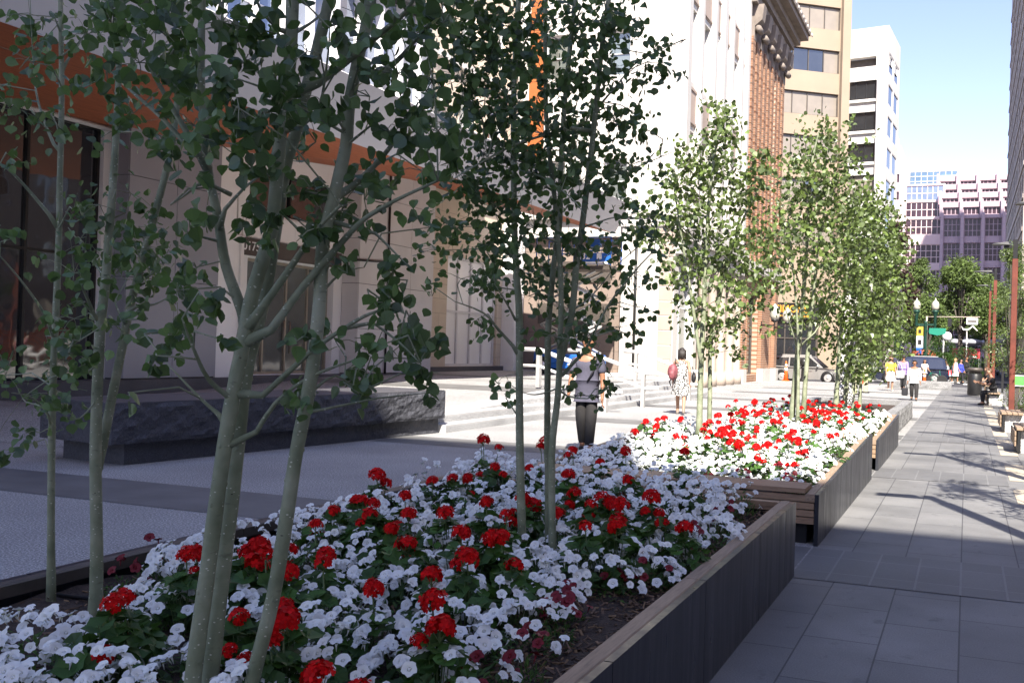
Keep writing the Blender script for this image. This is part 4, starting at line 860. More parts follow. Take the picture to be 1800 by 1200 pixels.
def bush(name, label, x, y, z, rx, ry, h, n, leafm, ls, seed, cat='shrub', group=None):
    r = random.Random(seed); t = thing(name, label, cat, (x,y,z), group=group); l = MB(); s = MB()
    for k in range(9):
        q = r.uniform(0,6.28); a = r.uniform(0,.7); s.tube([(x,y,z),(x+math.cos(q)*rx*a*.6,y+math.sin(q)*ry*a*.6,z+h*.5),(x+math.cos(q)*rx*a,y+math.sin(q)*ry*a,z+h*.85)], .012, 4)
    s.build('stems', M['barkdk'], t)
    for k in range(n):
        q = r.uniform(0,6.28); v = r.uniform(0,1); a = (math.sin((.12+.85*v)*math.pi)**.6)*r.uniform(.5,1.08)*(1+.18*math.sin(q*3+seed+v*5)); p = Vector((x+math.cos(q)*rx*a, y+math.sin(q)*ry*a, z+h*v))
        d = Vector((math.cos(q)+r.gauss(0,.7), math.sin(q)+r.gauss(0,.7), r.gauss(.2,.6))).normalized()
        slim_leaf(l, p, d, Vector((r.gauss(0,.5),r.gauss(0,.5),1)).normalized(), ls*r.uniform(.7,1.3)*1.4)
    l.build('foliage', leafm, t); return t
bush('hedge', 'tall clipped green hedge column between pedestrians on the far crossing', -1.5, 75.5, 0, .85, .8, 2.0, 1700, M['hedge'], .12, 31, 'hedge')
bush('hedge', 'looser green hedge behind the woman in the pale dress', .0, 77.5, 0, 1.2, .9, 2.5, 1900, M['hedge'], .12, 32, 'hedge')
bush('climbing_vine', 'climbing green vine on the white disc sign post', -1.7, 79, 1.2, .9, .6, 2.4, 1300, M['hedge'], .12, 33, 'vine')
bush('shrub', 'dark clipped shrub behind the traffic cones near the parked silver car', -7.0, 70, 0, 1.5, 1.0, 1.5, 1700, M['hedge'], .11, 34)
for i, (x, y, h, lab) in enumerate(((1.55,34.5,.85,'yellow-green low shrub beside the sitting person'),(2.0,32.2,.75,'low green shrub under the green notice board'),(2.3,30.4,.6,'small green shrub behind the nearest red post'))):
    bush('shrub', lab, x, y, 0, .45, .6, h, 700, M['leaf2'] if i == 0 else M['hedge'], .06, 40+i)
# ================================================================ LEFT: MODERN OFFICE WITH CANOPY
def pz(y):   # level of the upper plaza
    return .28*min(1, max(.02, (y-10)/2))+.28*min(1, max(0, (y-17.5)/6))
b = MB()
ys = [10, 12, 17.5, 20.5, 23.5, 38]
for i in range(len(ys)-1):
    a, c = ys[i], ys[i+1]; za, zc = (pz(a), pz(c)); 
    b.quad((-40,a,za),(-10.05,a,za),(-10.05,c,zc),(-40,c,zc))
struct(b.build('upper_plaza', M['plaza']))
b = MB()
for y0, y1 in ((13.2,14.4),(21.6,22.8),(28.0,29.2)):
    b.quad((-17.8,y0,pz(y0)+.006),(-10.1,y0,pz(y0)+.006),(-10.1,y1,pz(y1)+.006),(-17.8,y1,pz(y1)+.006))
struct(b.build('upper_plaza_bands', M['plazaband']))
t = thing('stone_steps', 'broad pale stone steps rising from the plaza to the canopy building', 'steps', (-9.5,24,0))
for k, (xf, hk) in enumerate(((-8.75,.14),(-9.08,.28),(-9.41,.42),(-9.74,.56))):
    b = MB(); ya, yb = 15.32, 34.0
    for a, c in ((15.32,17.5),(17.5,20.5),(20.5,23.5),(23.5,34)):
        f = lambda y: min(hk, pz(y)+(.002*k)) if k > 1 else hk
        za, zc = f(a), f(c); x0 = xf-.335 if k < 3 else -10.06
        b.quad((x0,a,za),(xf,a,za),(xf,c,zc),(x0,c,zc), 0); xe = x0
        lo = hk-.14 if k else 0
        b.quad((xf,a,min(za,lo) if k else 0),(xf,c,min(zc,lo) if k else 0),(xf,c,zc-.035),(xf,a,za-.035), 1); b.quad((xf,a,za-.035),(xf,c,zc-.035),(xf,c,zc),(xf,a,za), 0)
    b.quad((xe,34,0),(xf,34,0),(xf,34,hk),(xe,34,hk), 0); b.quad((xf,15.32,0),(xe,15.32,0),(xe,15.32,min(hk,.28)),(xf,15.32,min(hk,.28)), 0)
    b.build('step', [M['step'], M['steprise']], t)
# handrails
for i, (yy, lab) in enumerate(((22.7,'pale flat-bar handrail on the steps nearest the man'),(25.7,'middle pale handrail on the stone steps'),(30.5,'far pale handrail at the end of the steps, beside the woman in the print dress'))):
    t = thing('handrail', lab, 'handrail', (-9.2,yy,0), group='handrails on the stone steps')
    for x, zb in ((-8.45,0),(-10.3,.56)):
        b = MB(); b.b2((x-.05,yy-.07,zb),(x+.05,yy+.07,zb+.95)); b.build('post', M['metal'], t)
    for dz in (.97, .55):
        b = MB(); b.tube([(-10.75,yy,.56+dz),(-10.3,yy,.56+dz),(-8.45,yy,dz-.02),(-8.0,yy,dz-.02)], .055 if dz > .8 else .04, 8); b.build('rail', M['rail'], t)
# granite bench wall
t = thing('granite_bench', 'long black split-face granite bench wall in front of the entrance', 'bench', (-9.3,11.6,0))
b = MB(); rough_slab(b, -10.3,-9.52,8.75,15.3,.27,.76,['+x'],90,9,.05,5); rough_slab(b, -10.9,-10.303,8.75,8.9,.27,.755,['-y'],12,8,.04,6); b.build('stone_block', M['granite_dk'], t)
b = MB(); b.b2((-10.9,8.9,.27),(-10.303,15.3,.755)); b.b2((-10.9,8.78,.761),(-9.53,15.29,.772)); b.build('seat_top', M['granite_pol'], t)
b = MB(); b.b2((-10.8,9.0,0),(-9.62,15.25,.268)); b.build('plinth', M['granite_dk'], t)
t.rotation_euler.z = R(-7.0); t.location.x += .30

FX = -18.0
A = thing('office_building', 'modern glass-fronted office building under a long orange-soffit canopy', 'building', (FX,16,0))
# ground-floor wall along the street: openings are (y - 2)
o, u, n = (FX,2,.2), (0,1,0), (1,0,0); NW = MB()
store = [(.3,14.1,.45,6.15)]
ent = [(17.75,18.35,.62,5.4),(18.75,22.5,.62,3.75),(18.75,22.5,5.0,6.2)]
wall(NW, o, u, n, 27.2, .2, 8.2, store+ent, .3); NW.build('street_wall', M['white'], A)
for p in store: window(A, o, u, n, p, .2, 8, 2, M['frame'], M['glassdk'], .06, .06)
window(A, o, u, n, ent[0], .25, 1, 2, M['framelt'], M['glassdk']); window(A, o, u, n, ent[2], .25, 2, 1, M['frame'], M['glassdk'])
dr = window(A, o, u, n, ent[1], .3, 4, 1, M['brass'], M['glassgr'], .07, .06, name='entrance_door')
for yy in (22.55, 22.8):
    b = MB(); b.tube([(FX-.2,yy,1.2),(FX-.2,yy,2.1)], .02, 8); b.build('handle', M['brass'], dr)
b = MB(); b.b2((FX-.1,20.51,3.80),(FX+.12,24.7,4.25)); b.build('sign_band', M['storedk'], A)
text('10175', .34, M['letter'], 'house_number', A, (FX+.125,20.66,4.03), (R(90),0,R(90)), .012)
b = MB()
for k in range(6): b.b2((FX+.004,20.5+k*.7,4.28),(FX+.05,20.5+k*.7+.688,4.95))
b.build('entrance_panels', M['white'], A)
b = MB(); b.b2((FX,19.15,.2),(FX+.5,19.72,7.6)); b.build('entrance_pier', M['white'], A)
b = MB(); b.b2((FX,20.02,.2),(FX+.10,20.5,4.27)); b.b2((FX+.101,20.1,.2),(FX+.16,20.2,4.2)); b.b2((FX+.101,20.32,.2),(FX+.16,20.42,4.2)); b.build('door_surround', M['white'], A)
def panel_box(name, y0, y1, x1, z1, m, cols, rows, mt=None):
    b = MB(); g = .008; b.b2((FX+.01,y0+.02,.15),(x1-.03,y1-.02,z1-.02), 1)
    for i in range(cols):
        for j in range(rows):
            ya, yb = y0+(y1-y0)*i/cols, y0+(y1-y0)*(i+1)/cols; za, zb = .62+(z1-.62)*j/rows, .62+(z1-.62)*(j+1)/rows
            b.b2((x1-.03,ya+g,za+g),(x1,yb-g,zb-g))
    for j in range(rows):
        za, zb = .62+(z1-.62)*j/rows, .62+(z1-.62)*(j+1)/rows
        for yy, s in ((y0,-1),(y1,1)): b.b2((FX+.02,yy-.004 if s < 0 else yy-.03,za+g),(x1-.032,yy+.03 if s < 0 else yy+.004,zb-g))
    return b.build(name, [m, M['black']], A)
panel_box('panel_pier', 16.3, 19.1, FX+.55, 7.4, M['lav'], 2, 3)
panel_box('stone_pier', 24.9, 29.25, FX+.62, 7.5, M['stonegr'], 3, 5)
b = MB(); b.tube([(FX+.66,26.4,.6),(FX+.66,26.4,7.0)], .035, 6); b.tube([(FX+.66,24.5,4.05),(FX+.66,26.4,4.15)], .035, 6); b.build('downpipe', M['frame'], A)
b = MB(); b.b2((FX+.02,2,.15),(FX+.72,29.3,.60)); b.build('base_course', M['granite_pol'], A)
# upper curtain wall
o2 = (FX+.3,2,8.2); W2 = 27.6
b = MB(); b.b2((FX-8,2,8.2),(FX+.05,29.6,12.75)); b.build('upper_storey', M['framelt'], A)
ps = [(k*1.15,(k+1)*1.15,8.25,12.7) for k in range(24)]
for p in ps[5:]:
    f = MB(); y0 = 2+p[0]; f.b2((FX+.06,y0,8.2),(FX+.34,y0+.09,12.74)); f.b2((FX+.06,y0+.09,10.4),(FX+.12,y0+1.15,10.5)); fo = f.build('window', M['framelt'], A)
    g = MB(); g.quad((FX+.07,y0+.09,8.25),(FX+.07,y0+1.15,8.25),(FX+.07,y0+1.15,12.7),(FX+.07,y0+.09,12.7)); g.build('pane', M['glassbl'], fo)
b = MB(); b.b2((FX-8,1.9,12.752),(FX+.55,29.7,13.0)); b.build('roof_edge', M['frame'], A)
# canopy
C0, C1 = -12.0, -12.55
b = MB(); ya, yb = 1.0, 34.2
b.add([(C0,ya,7.05),(C0,yb,7.05),(C1,yb,5.95),(C1,ya,5.8),(C0-.3,ya,7.2),(C0-.3,yb,7.2)], [(0,1,2,3)][::1]+[(0,4,5,1)])
b.quad((C0-.3,ya,7.2),(FX-.2,ya,7.9),(FX-.2,yb,7.9),(C0-.3,yb,7.2))
b.add([(C0,yb,7.05),(C0-.3,yb,7.2),(-17.2,yb,7.85),(-17.2,yb,7.5),(C1,yb,5.95)], [(0,1,2,3,4)]); b.add([(C0,ya,7.05),(C0-.3,ya,7.2),(FX,ya,7.9),(FX,ya,6.2),(C1,ya,5.8)], [(4,3,2,1,0)])
b.build('canopy', M['fascia'], A)
b = MB(); n_ = 12
for k in range(n_):
    a, c = ya+(yb-ya)*k/n_, ya+(yb-ya)*(k+1)/n_; w = lambda y: 6.18+1.0*min(1,max(0,(y-17)/11)); e = lambda y: 5.8+.15*(y-ya)/(yb-ya)
    b.quad((C1-.02,a,e(a)+.004),(C1-.02,c,e(c)+.004),(FX+.03,c,w(c)),(FX+.03,a,w(a)))
b.build('soffit', M['soffit'], A)
b = MB(); b.tube([(FX+.12,2,6.12),(FX+.12,16.2,6.12)], .06, 4); b.build('soffit_trim', M['framelt'], A)
b = MB(); b.b2((FX-14,2,.2),(FX-8,29.5,12.7)); b.b2((FX-8,29.3,.2),(FX-.05,29.55,8.19)); b.b2((FX-8,2,.2),(FX-7.7,29.3,8.19)); b.b2((FX-7.7,2,.2),(FX-.3,29.3,.5)); b.build('interior_walls', M['stonegr'], A)

# ---- beige stone house between office and corner building
B_ = thing('beige_building', 'beige stone-block building seen behind the canopy, with white panelled doors', 'building', (-19,34,0))
o, u, n = (-18.6,29.65,.2), (0,1,0), (1,0,0)
ops = [(2.7,6.9,.75,5.0)]+[(.8+k*2.4,2.2+k*2.4,9.2,11.6) for k in range(3)]+[(.8+k*2.4,2.2+k*2.4,13.2,15.6) for k in range(3)]
b = MB(); wall(b, o, u, n, 8.3, .2, 19, ops, .3); b.b2((-26,29.65,13.1),(-18.9,29.9,19)); b.b2((-26,29.9,18.7),(-18.9,37.9,18.95)); b.build('wall', M['beige'], B_)
for p in ops[1:]: window(B_, o, u, n, p, .25, 2, 2, M['framelt'], M['glassgr'])
window(B_, o, u, n, ops[0], .2, 4, 2, M['framelt'], M['white'], .1, .08, name='panelled_door')
b = MB(); b.b2((-18.6,37.0,.2),(-18.0,37.85,7)); b.build('pier', M['white'], B_)
b = MB(); b.b2((-18.59,29.7,7.9),(-18.2,37.9,8.3)); b.b2((-18.59,29.7,12.2),(-18.4,37.9,12.45)); b.build('string_course', M['stonepl'], B_)
b = MB(); b.b2((-18.58,29.8,.2),(-18.45,37.0,.74)); b.build('base_course', M['granite_pol'], B_)

# ---- white stone corner building (front faces the camera, side runs along the walkway)
S = thing('stone_building', 'tall white limestone corner building with tall windows and pilasters', 'building', (-14,44,0))
SY, SX = 38.0, -11.3; YE = 50.0
o, u, n = (-20,SY,.0), (1,0,0), (0,-1,0)
fo = [(1.0,6.4,.6,6.3)]+[(5.45,6.5,z,z+1.9) for z in (7.7,13.1,18.4)]+[(2.6,3.7,z,z+1.9) for z in (7.7,13.1,18.4)]
b = MB(); wall(b, o, u, n, 8.7, 0, 24, fo, .35); b.build('front_wall', M['stonepl'], S)
for p in fo[1:]: window(S, o, u, n, p, .3, 1, 2, M['framelt'], M['glassgr'])
b = MB(); b.b2((-19.0,SY+.36,.6),(-13.65,SY+.6,6.3)); b.build('service_wall', M['brown'], S)
b = MB()
for z in (2.6, 4.4): b.b2((-17.5,SY+.30,z),(-14.2,SY+.355,z+.9), 0)
b.build('louvre', M['storedk'], S)
b = MB()
for x0, x1 in ((-13.55,-12.75),(-12.2,-11.35)): b.b2((x0,SY-.14,.0),(x1,SY-.003,6.7))
b.b2((-13.6,SY-.22,6.7),(-11.32,SY-.003,7.05)); b.b2((-20,SY-.30,7.06),(-11.0,SY-.003,7.3)); b.build('pilasters', M['stonepl'], S)
b = MB(); b.tube([(-12.9,SY-.2,.9),(-12.9,SY-.2,6.6)], .06, 8); b.build('downpipe', M['frame'], S)
b = MB()
for k in range(11): 
    z = .05+k*.6; b.b2((-11.9,SY-.16,z),(-11.29,SY-.143,z+.55))
b.build('quoins', M['spandrel'], S)
o, u, n = (SX,SY,.0), (0,1,0), (1,0,0)
sides = [(1.1,3.0,3.2,6.3)]
bays = [(3.9,5.2),(5.9,8.3),(8.9,10.3)]
shop = [(.7,3.2,.9,6.0),(3.7,11.3,.3,5.3)]
upp = []
for z in (7.9, 13.1, 18.3):
    for a, c in ((1.0,2.3),(2.7,4.6),(5.0,6.2),(7.0,8.0),(8.4,10.1),(10.5,11.4)): upp.append((a,c,z,z+3.1))
b = MB(); wall(b, o, u, n, 12, 0, 24, shop+upp, .45); b.b2((-20,SY+.9,23.7),(SX-.5,YE,23.95)); b.b2((-20,YE-.3,0),(SX-.5,YE,23.6)); b.build('side_wall', M['stonepl'], S)
for p in upp: window(S, o, u, n, p, .4, 2 if p[1]-p[0] > 1.5 else 1, 2, M['stonepl'], M['glassgr'], .12, .1)
window(S, o, u, n, shop[0], .4, 2, 2, M['framelt'], M['glassgr'], .08, .06)
b = MB()
for z in (11.1, 16.3):
    for a, c in ((.95,4.65),(4.95,6.25),(6.95,10.15),(10.45,11.45)):
        b.b2((SX+.002,SY+a,z+.15),(SX+.05,SY+c,z+1.75)); b.b2((SX+.052,SY+a,z+.2),(SX+.09,SY+c,z+.3)); b.b2((SX+.052,SY+a,z+1.6),(SX+.09,SY+c,z+1.7))
b.build('spandrel', M['spandrel'], S)
b = MB()
for yy, w in ((.2,.55),(2.35,.3),(4.62,.34),(6.35,.55),(8.05,.3),(10.12,.34),(11.5,.45)): b.b2((SX+.003,SY+yy,6.9),(SX+.28,SY+yy+w,23.9))
b.b2((SX+.003,SY+.05,6.45),(SX+.5,SY+12,6.88)); b.b2((SX+.003,SY,23.2),(SX+.7,SY+12,23.7)); b.build('pilasters', M['stonepl'], S)
b = MB()
for k in range(28): b.b2((SX+.30,SY+.2+k*.42,6.2),(SX+.48,SY+.4+k*.42,6.44))
b.b2((SX+.003,SY+.1,5.6),(SX+.28,SY+12,6.19)); b.build('dentil_band', M['stonepl'], S)
# shopfront with dark columns
b = MB(); b.b2((SX-.44,SY+3.7,.3),(SX-.40,SY+11.3,1.0)); b.build('stall_riser', M['storedk'], S)
window(S, (SX-.02,SY,0), u, n, (3.75,11.25,1.0,5.28), .35, 5, 2, M['storedk'], M['glassdk'], .1, .09, name='shop_window')
for k, yy in enumerate((3.75,5.4,7.2,9.0,10.6)):
    b = MB(); b.lathe((SX+.16,SY+yy+.3,0), [(.34,.0),(.34,.55),(.28,.58),(.24,.7),(.22,4.6),(.27,4.75),(.33,5.1),(.33,5.28)], 14); b.build('column', M['taupe'], S)
b = MB(); b.b2((SX-.1,SY+3.6,5.29),(SX+.42,SY+11.6,5.58)); b.build('shop_cornice', M['storedk'], S)
b = MB(); b.b2((-17.9,SY-.45,9.6),(-17.2,SY-.35,17.5)); sgn = b.build('banner', M['orange'], None); tag(sgn, 'tall vertical orange banner on the white stone building, behind the dark aspen', 'banner')
b = MB(); 
for z in (10.2, 16.9): b.tube([(-17.45,SY-.36,z),(-17.45,SY-.01,z)], .03, 6)
b.build('bracket', M['metal'], sgn, local=True)

# ---- classical brick building
K = thing('brick_building', 'classical orange-brick building with ribbed pilasters and a heavy stone cornice', 'building', (-14,55,0))
KX = -11.3; K0, K1 = 50.0, 60.0
o, u, n = (KX,K0,0), (0,1,0), (1,0,0)
sh = [(.9,2.2,.6,4.6),(2.4,5.0,.4,4.9),(7.6,9.0,.4,4.9)]
b = MB(); wall(b, o, u, n, 10, 0, 21.5, sh, .5); b.b2((-22,K0+.02,0),(KX-.6,K0+.25,21.4)); b.b2((-22,K1-.25,0),(KX-.01,K1-.003,21.4)); b.b2((-22,K0+.3,21.2),(KX-.6,K1-.3,21.45)); b.build('wall', M['brick'], K)
for p in sh: window(K, o, u, n, p, .4, 2, 2, M['storedk'], M['glassdk'], .1, .08, name='shop_window')
for k in range(9):
    y = K0+.15+k*1.09
    b = MB(); z = 6.6
    while z < 18.2:
        b.b2((KX+.003,y,z),(KX+.34,y+.62,z+.36)); b.b2((KX+.003,y+.04,z+.36),(KX+.325,y+.605,z+.42)); z += .42
    b.build('pilaster', M['brick'], K)
b = MB()
for k in (0,3,6,9): b.b2((KX+.003,K0+.04+k*1.09-.06,6.6),(KX+.2,K0+.10+k*1.09,18.2))
b.build('stone_trim', M['stonepl'], K)
for k in range(6):
    y = K0+.1+k*1.72+.2; b = MB()
    b.add([(KX+.003,y,18.2),(KX+.003,y+.75,18.2),(KX+.35,y+.7,18.2),(KX+.35,y+.05,18.2),(KX+.003,y,20.0),(KX+.003,y+.75,20.0),(KX+.85,y+.75,20.0),(KX+.85,y,20.0),(KX+.75,y+.73,19.2),(KX+.75,y+.02,19.2),(KX+.36,y+.7,18.9),(KX+.36,y+.05,18.9)],
          [(0,3,2,1),(4,5,6,7),(3,11,10,2),(11,9,8,10),(9,7,6,8),(0,4,7,9,11,3),(1,2,10,8,6,5)])
    b.lathe((KX+.55,y+.37,18.75), [(.02,-.34),(.17,-.33),(.17,.33),(.02,.34)], 10, axis='Y'); b.build('console', M['cornice'], K)
b = MB()
for z0, z1, x in ((20.0,20.5,.55),(20.5,20.9,.75),(20.9,21.25,1.05),(21.25,21.55,1.5),(21.55,21.95,1.62),(21.95,22.3,.6)): b.b2((-13,K0-.2,z0+.002),(KX+x,K1+(.15 if x < 1 else x*.6),z1))
b.build('cornice', M['cornice'], K)
b = MB()
for k in range(14): b.blob((KX+1.64,K0+.2+k*.86,21.75), (.05,.16,.13), 0, 8, 5)
b.build('lion_boss', M['stonepl'], K)
b = MB()
for y0, y1 in ((0,.85),(5.1,7.5),(9.1,9.98)): b.b2((KX+.003,K0+y0+.02,.75),(KX+.22,K0+y1-.02,6.0))
b.build('pier', M['brick'], K)
b = MB()
for y0, y1 in ((0,.85),(5.1,7.5),(9.1,9.98)): b.b2((KX+.003,K0+y0,0),(KX+.34,K0+y1,.72))
b.b2((KX+.003,K0+.0,6.02),(KX+.4,K0+10,6.55)); b.build('stone_base', M['stonepl'], K)
for i, (yy, lab) in enumerate(((54.9,'left of two glass wall lanterns on the brick pier'),(59.0,'right glass wall lantern, at the corner of the brick building'))):
    t = thing('wall_lantern', lab, 'lantern', (KX+.22,yy,3.3), group='wall lanterns on the brick building')
    b = MB(); b.b2((KX+.225,yy-.08,3.0),(KX+.25,yy+.08,3.45)); b.tube([(KX+.24,yy,3.22),(KX+.95,yy,3.22),(KX+1.0,yy,3.4)], .04, 8); b.lathe((KX+1.0,yy,3.38), [(.06,0),(.2,.10),(.22,.18)], 12); b.build('bracket', M['black'], t)
    b = MB(); b.lathe((KX+1.0,yy,3.56), [(.22,0),(.29,.18),(.30,.5),(.24,.62),(.10,.8),(.02,.9)], 12); b.build('globe', M['globe'], t)

# ---- cream office tower, turned towards the corner
T = thing('cream_building', 'cream concrete office block with ribbon windows and beige blinds', 'building', (-9.4,78,0))
u = Vector((.816,.578,0)); n = Vector((.578,-.816,0)); W = 14.0; o = Vector((-9.4,78,0))-u*W
ops = [(W-.75-5.2, W-.75, 3.75+3.42*k+2.95, 3.75+3.42*k+4.75) for k in range(1,8)]+[(W-12.5, W-7.0, 3.75+3.42*k+2.95, 3.75+3.42*k+4.75) for k in range(1,8)]
shop = [(W-6.1,W-1.9,.15,5.6),(W-12.5,W-6.9,.15,5.6)]
b = MB(); wall(b, o, u, n, W, 0, 36, ops+shop, .28)
b.prism([(o.x,o.y),(o.x+u.x*W,o.y+u.y*W),(o.x+u.x*W-n.x*14,o.y+u.y*W-n.y*14),(o.x-n.x*14,o.y-n.y*14)], .3, 0, Matrix.Translation((0,0,35.7)))
q = o+u*W; b.quad(q, q-n*14, q-n*14+Vector((0,0,36)), q+Vector((0,0,36))); b.build('wall', M['cream'], T)
b = MB(); Mx = Matrix((u,n,Vector((0,0,1)))).transposed(); b.box(q-u*.35+n*.2+Vector((0,0,21)), (.7,.4,29.9), M=Mx); b.build('corner_fin', M['cream'], T)
rw = random.Random(5)
for k, p in enumerate(ops):
    kk = k % 7; pat = {0:['blind','blind','blind','blind'],1:['blind','blind','glassdk','blind'],2:['blind','blind','blind','blind'],3:['blind','blind','blind','blind'],4:['glassbk','glassbk','glassbk','blind'],5:['blind','blind','blind','blind'],6:['glassbk','glassbk','blind','blind']}[kk]
    window(T, o, u, n, p, .24, 4, 1, M['storedk'], [M['glassdk'] if a.startswith('glass') else M[a] for a in pat], .06, .07)
for p in shop: window(T, o, u, n, p, .24, 3, 2, M['storedk'], M['glassdk'], .15, .1, name='shop_window')
c = o+u*(W-4.0)+n*.12; b = MB(); b.box(c+Vector((0,0,4.95)), (4.3,.2,1.1), M=Mx); b.build('shop_sign', M['black'], T)
az = math.atan2(u.y,u.x)
text('SIMONS', .78, M['gold'], 'sign_lettering', T, c+n*.11+Vector((0,0,5.1))-u*.35, (R(90),0,az), .01, bold=.012)
b = MB(); 
for k in range(9): b.box(c+n*.11+Vector((0,0,4.58))+u*(-1.7+k*.34), (.26,.02,.12), M=Mx)
b.build('sign_underline', M['gold'], T)

# ---- white office tower
T = thing('white_tower', 'white concrete office tower with dark windows beyond the cream building', 'building', (-10,97,0))
u = Vector((math.cos(R(8)),-math.sin(R(8)),0)); n = Vector((-math.sin(R(8)),-math.cos(R(8)),0)); q = Vector((-7.75,95.8,0)); W = 9; o = q-u*W
ops = [(W-4.1,W-1.1,26.5-3.05*k,28.3-3.05*k) for k in range(7)]+[(W-4.1,W-1.15,29.65,30.6,.8)]
b = MB(); wall(b, o, u, n, W, 0, 33.4, ops, .35); b.build('front_wall', M['towerwh'], T)
for p in ops[:7]: window(T, o, u, n, p, .3, 3, 1, M['frame'], [M['blind']]*3 if p is ops[3] else M['glassdk'], .06, .06)
b = MB(); Mx = Matrix((u,n,Vector((0,0,1)))).transposed(); b.box(q-u*2.6-n*.7+Vector((0,0,30.1)), (2.9,.1,.9), M=Mx); b.build('roof_louvre', M['storedk'], T)
s2 = Vector((.08,.9968,0)); 
b = MB(); rg = []
for k in range(9):
    for j in range(2): rg.append((.4+j*3.3, 3.3+j*3.3, 4.6+3.05*k, 6.6+3.05*k))
rg += [(1.2+j*3, 2.5+j*3, 29.9, 30.8) for j in range(2)]
wall(b, q, s2, (.9968,-.08,0), 7.2, 0, 33.4, rg, .12); b.quad(o+Vector((0,0,33.38)), q+Vector((0,0,33.38)), q+s2*7.2+Vector((0,0,33.38)), o+s2*7.2+Vector((0,0,33.38))); b.build('side_wall', M['towerwh'], T)
for p in rg: window(T, q, s2, (.9968,-.08,0), p, .10, 1, 1, M['framelt'], M['glassdk'], .08)
b = MB()
for k in range(8): 
    b.box(q-u*2.6+n*.12+Vector((0,0,28.55-3.05*k-2.3)), (3.1,.22,.16), M=Mx)
b.box(q-u*.5+n*.18+Vector((0,0,14.3)), (.9,.34,28.4), M=Mx); b.box(q-u*W/2+n*.25+Vector((0,0,31.1)), (W,.5,4.5), M=Mx) if False else None
b.build('ledge', M['towerwh'], T)

# ---- stepped mauve building closing the street
T = thing('mauve_building', 'stepped mauve-pink office building with gridded windows closing the street', 'building', (-2,190,0))
rows = [(32.7,34.0,0),(30.9,32.2,1),(29.1,30.4,2),(27.2,28.5,3),(23.1,26.3,4),(18.8,22.0,4),(14.5,17.7,4),(10.2,13.4,4),(5.9,9.1,4)]
lefts = [-5.95,-5.7,-5.45,-5.2,-4.95]; Y0 = 180.0
for i, (z0, z1, st) in enumerate(rows):
    yy = Y0+(4-st)*1.6; ztop = z1+(.95 if st < 4 else .6); zbot = (rows[i+1][1]+.6+.6 if rows[i+1][2] == st else rows[i+1][1]+(.9 if rows[i+1][2] < 4 else .55)) if i+1 < len(rows) else .5
    o, u, n = (lefts[st],yy,0), (1,0,0), (0,-1,0); W = 16.0-lefts[st]*0
    ops = [(.55+3.38*k, 3.38*(k+1)-.05, z0, z1) for k in range(4)]
    b = MB(); wall(b, o, u, n, W, zbot-.6, ztop, ops, .5); b.quad((lefts[st],yy,ztop),(lefts[st]+W,yy,ztop),(lefts[st]+W,yy+12,ztop),(lefts[st],yy+12,ztop)); b.quad((lefts[st],yy,zbot-.6),(lefts[st],yy,ztop),(lefts[st],yy+14,ztop),(lefts[st],yy+14,zbot-.6)); b.build('storey', M['pink'], T)
    for p in ops: window(T, o, u, n, p, .45, 4, 1 if z1-z0 < 2 else 3, M['pink'], M['glasspk'], .1, .12)
    b = MB()
    for k in range(5): b.b2((lefts[st]+3.38*k-.02,yy-.55,zbot-.599 if st == 4 else zbot-.2),(lefts[st]+3.38*k+.5,yy-.003,ztop+.35 if z0 > 23 else ztop-.002))
    b.build('pier', M['pink'], T)
# lower glazed wing at its left
o, u, n = (-11.3,184,0), (1,0,0), (0,-1,0)
ops = [(.2,6.6,z,z+h) for z, h in ((30.2,2.7),(27.2,2.7),(24.0,2.8),(18.8,3.4),(14.2,3.4),(9.4,3.4))]
b = MB(); wall(b, o, u, n, 6.9, -.1, 33.2, ops, .3); b.build('wing_wall', M['pinklt'], T)
for i, p in enumerate(ops): window(T, o, u, n, p, .25, 7, 2 if i < 3 else 3, M['pinklt'], M['glassbl'] if i == 0 else M['glasspk'], .1, .12, name='wing_window')
window(T, (-11.0,190,0), u, n, (0,8.6,32.8,36.6), .0, 8, 4, M['framelt'], M['glassblue'], .12, .1, name='atrium_glass')
b = MB(); b.b2((-11.0,190.1,30),(-2.4,200,36.5)); b.build('atrium_block', M['framelt'], T)
for j, (x, zt) in enumerate(((-12.2,37.0),(-13.4,40.4),(-14.6,44))):
    o = (x-1.3,183+j*1.2,0); ops = [(.25,1.2,z,z+1.6) for z in [zt-3.6-3.2*i for i in range(7 if j == 0 else 3)]]
    b = MB(); wall(b, o, u, n, 2.5, -.1, zt, ops, .3); b.quad((x+1.2,183+j*1.2,0),(x+1.2,195,0),(x+1.2,195,zt),(x+1.2,183+j*1.2,zt)); b.build('end_bay', M['pinklt'], T)
    for p in ops: window(T, o, u, n, p, .25, 2, 1, M['pinklt'], M['glasspk'], .06, .08)

# ---- right-hand high-rise
T = thing('taupe_highrise', 'taupe concrete high-rise with small square windows at the right edge', 'building', (12,136,0))
RX = 4.6; o, u, n = (RX,143,0), (0,-1,0), (-1,0,0)
ops = []
for k in range(13):
    for j in range(12): ops.append((1.1+j*3.65, 3.0+j*3.65, 8.6+3.1*k, 10.2+3.1*k, .6))
b = MB(); wall(b, o, u, n, 45, 0, 62, ops, .6); b.quad((RX,143,0),(RX+4,143,0),(RX+4,143,62),(RX,143,62)); b.quad((RX,98,0),(RX+4,98,0),(RX+4,98,62),(RX,98,62)); b.quad((RX+4,143,0),(RX+4,98,0),(RX+4,98,62),(RX+4,143,62)); b.quad((RX,98,62),(RX+4,98,62),(RX+4,143,62),(RX,143,62)); b.build('wall', M['rightb'], T)
for p in ops[:100]: window(T, o, u, n, p, .5, 2, 1, M['frame'], M['glassdk'], .1, .1)
b = MB()
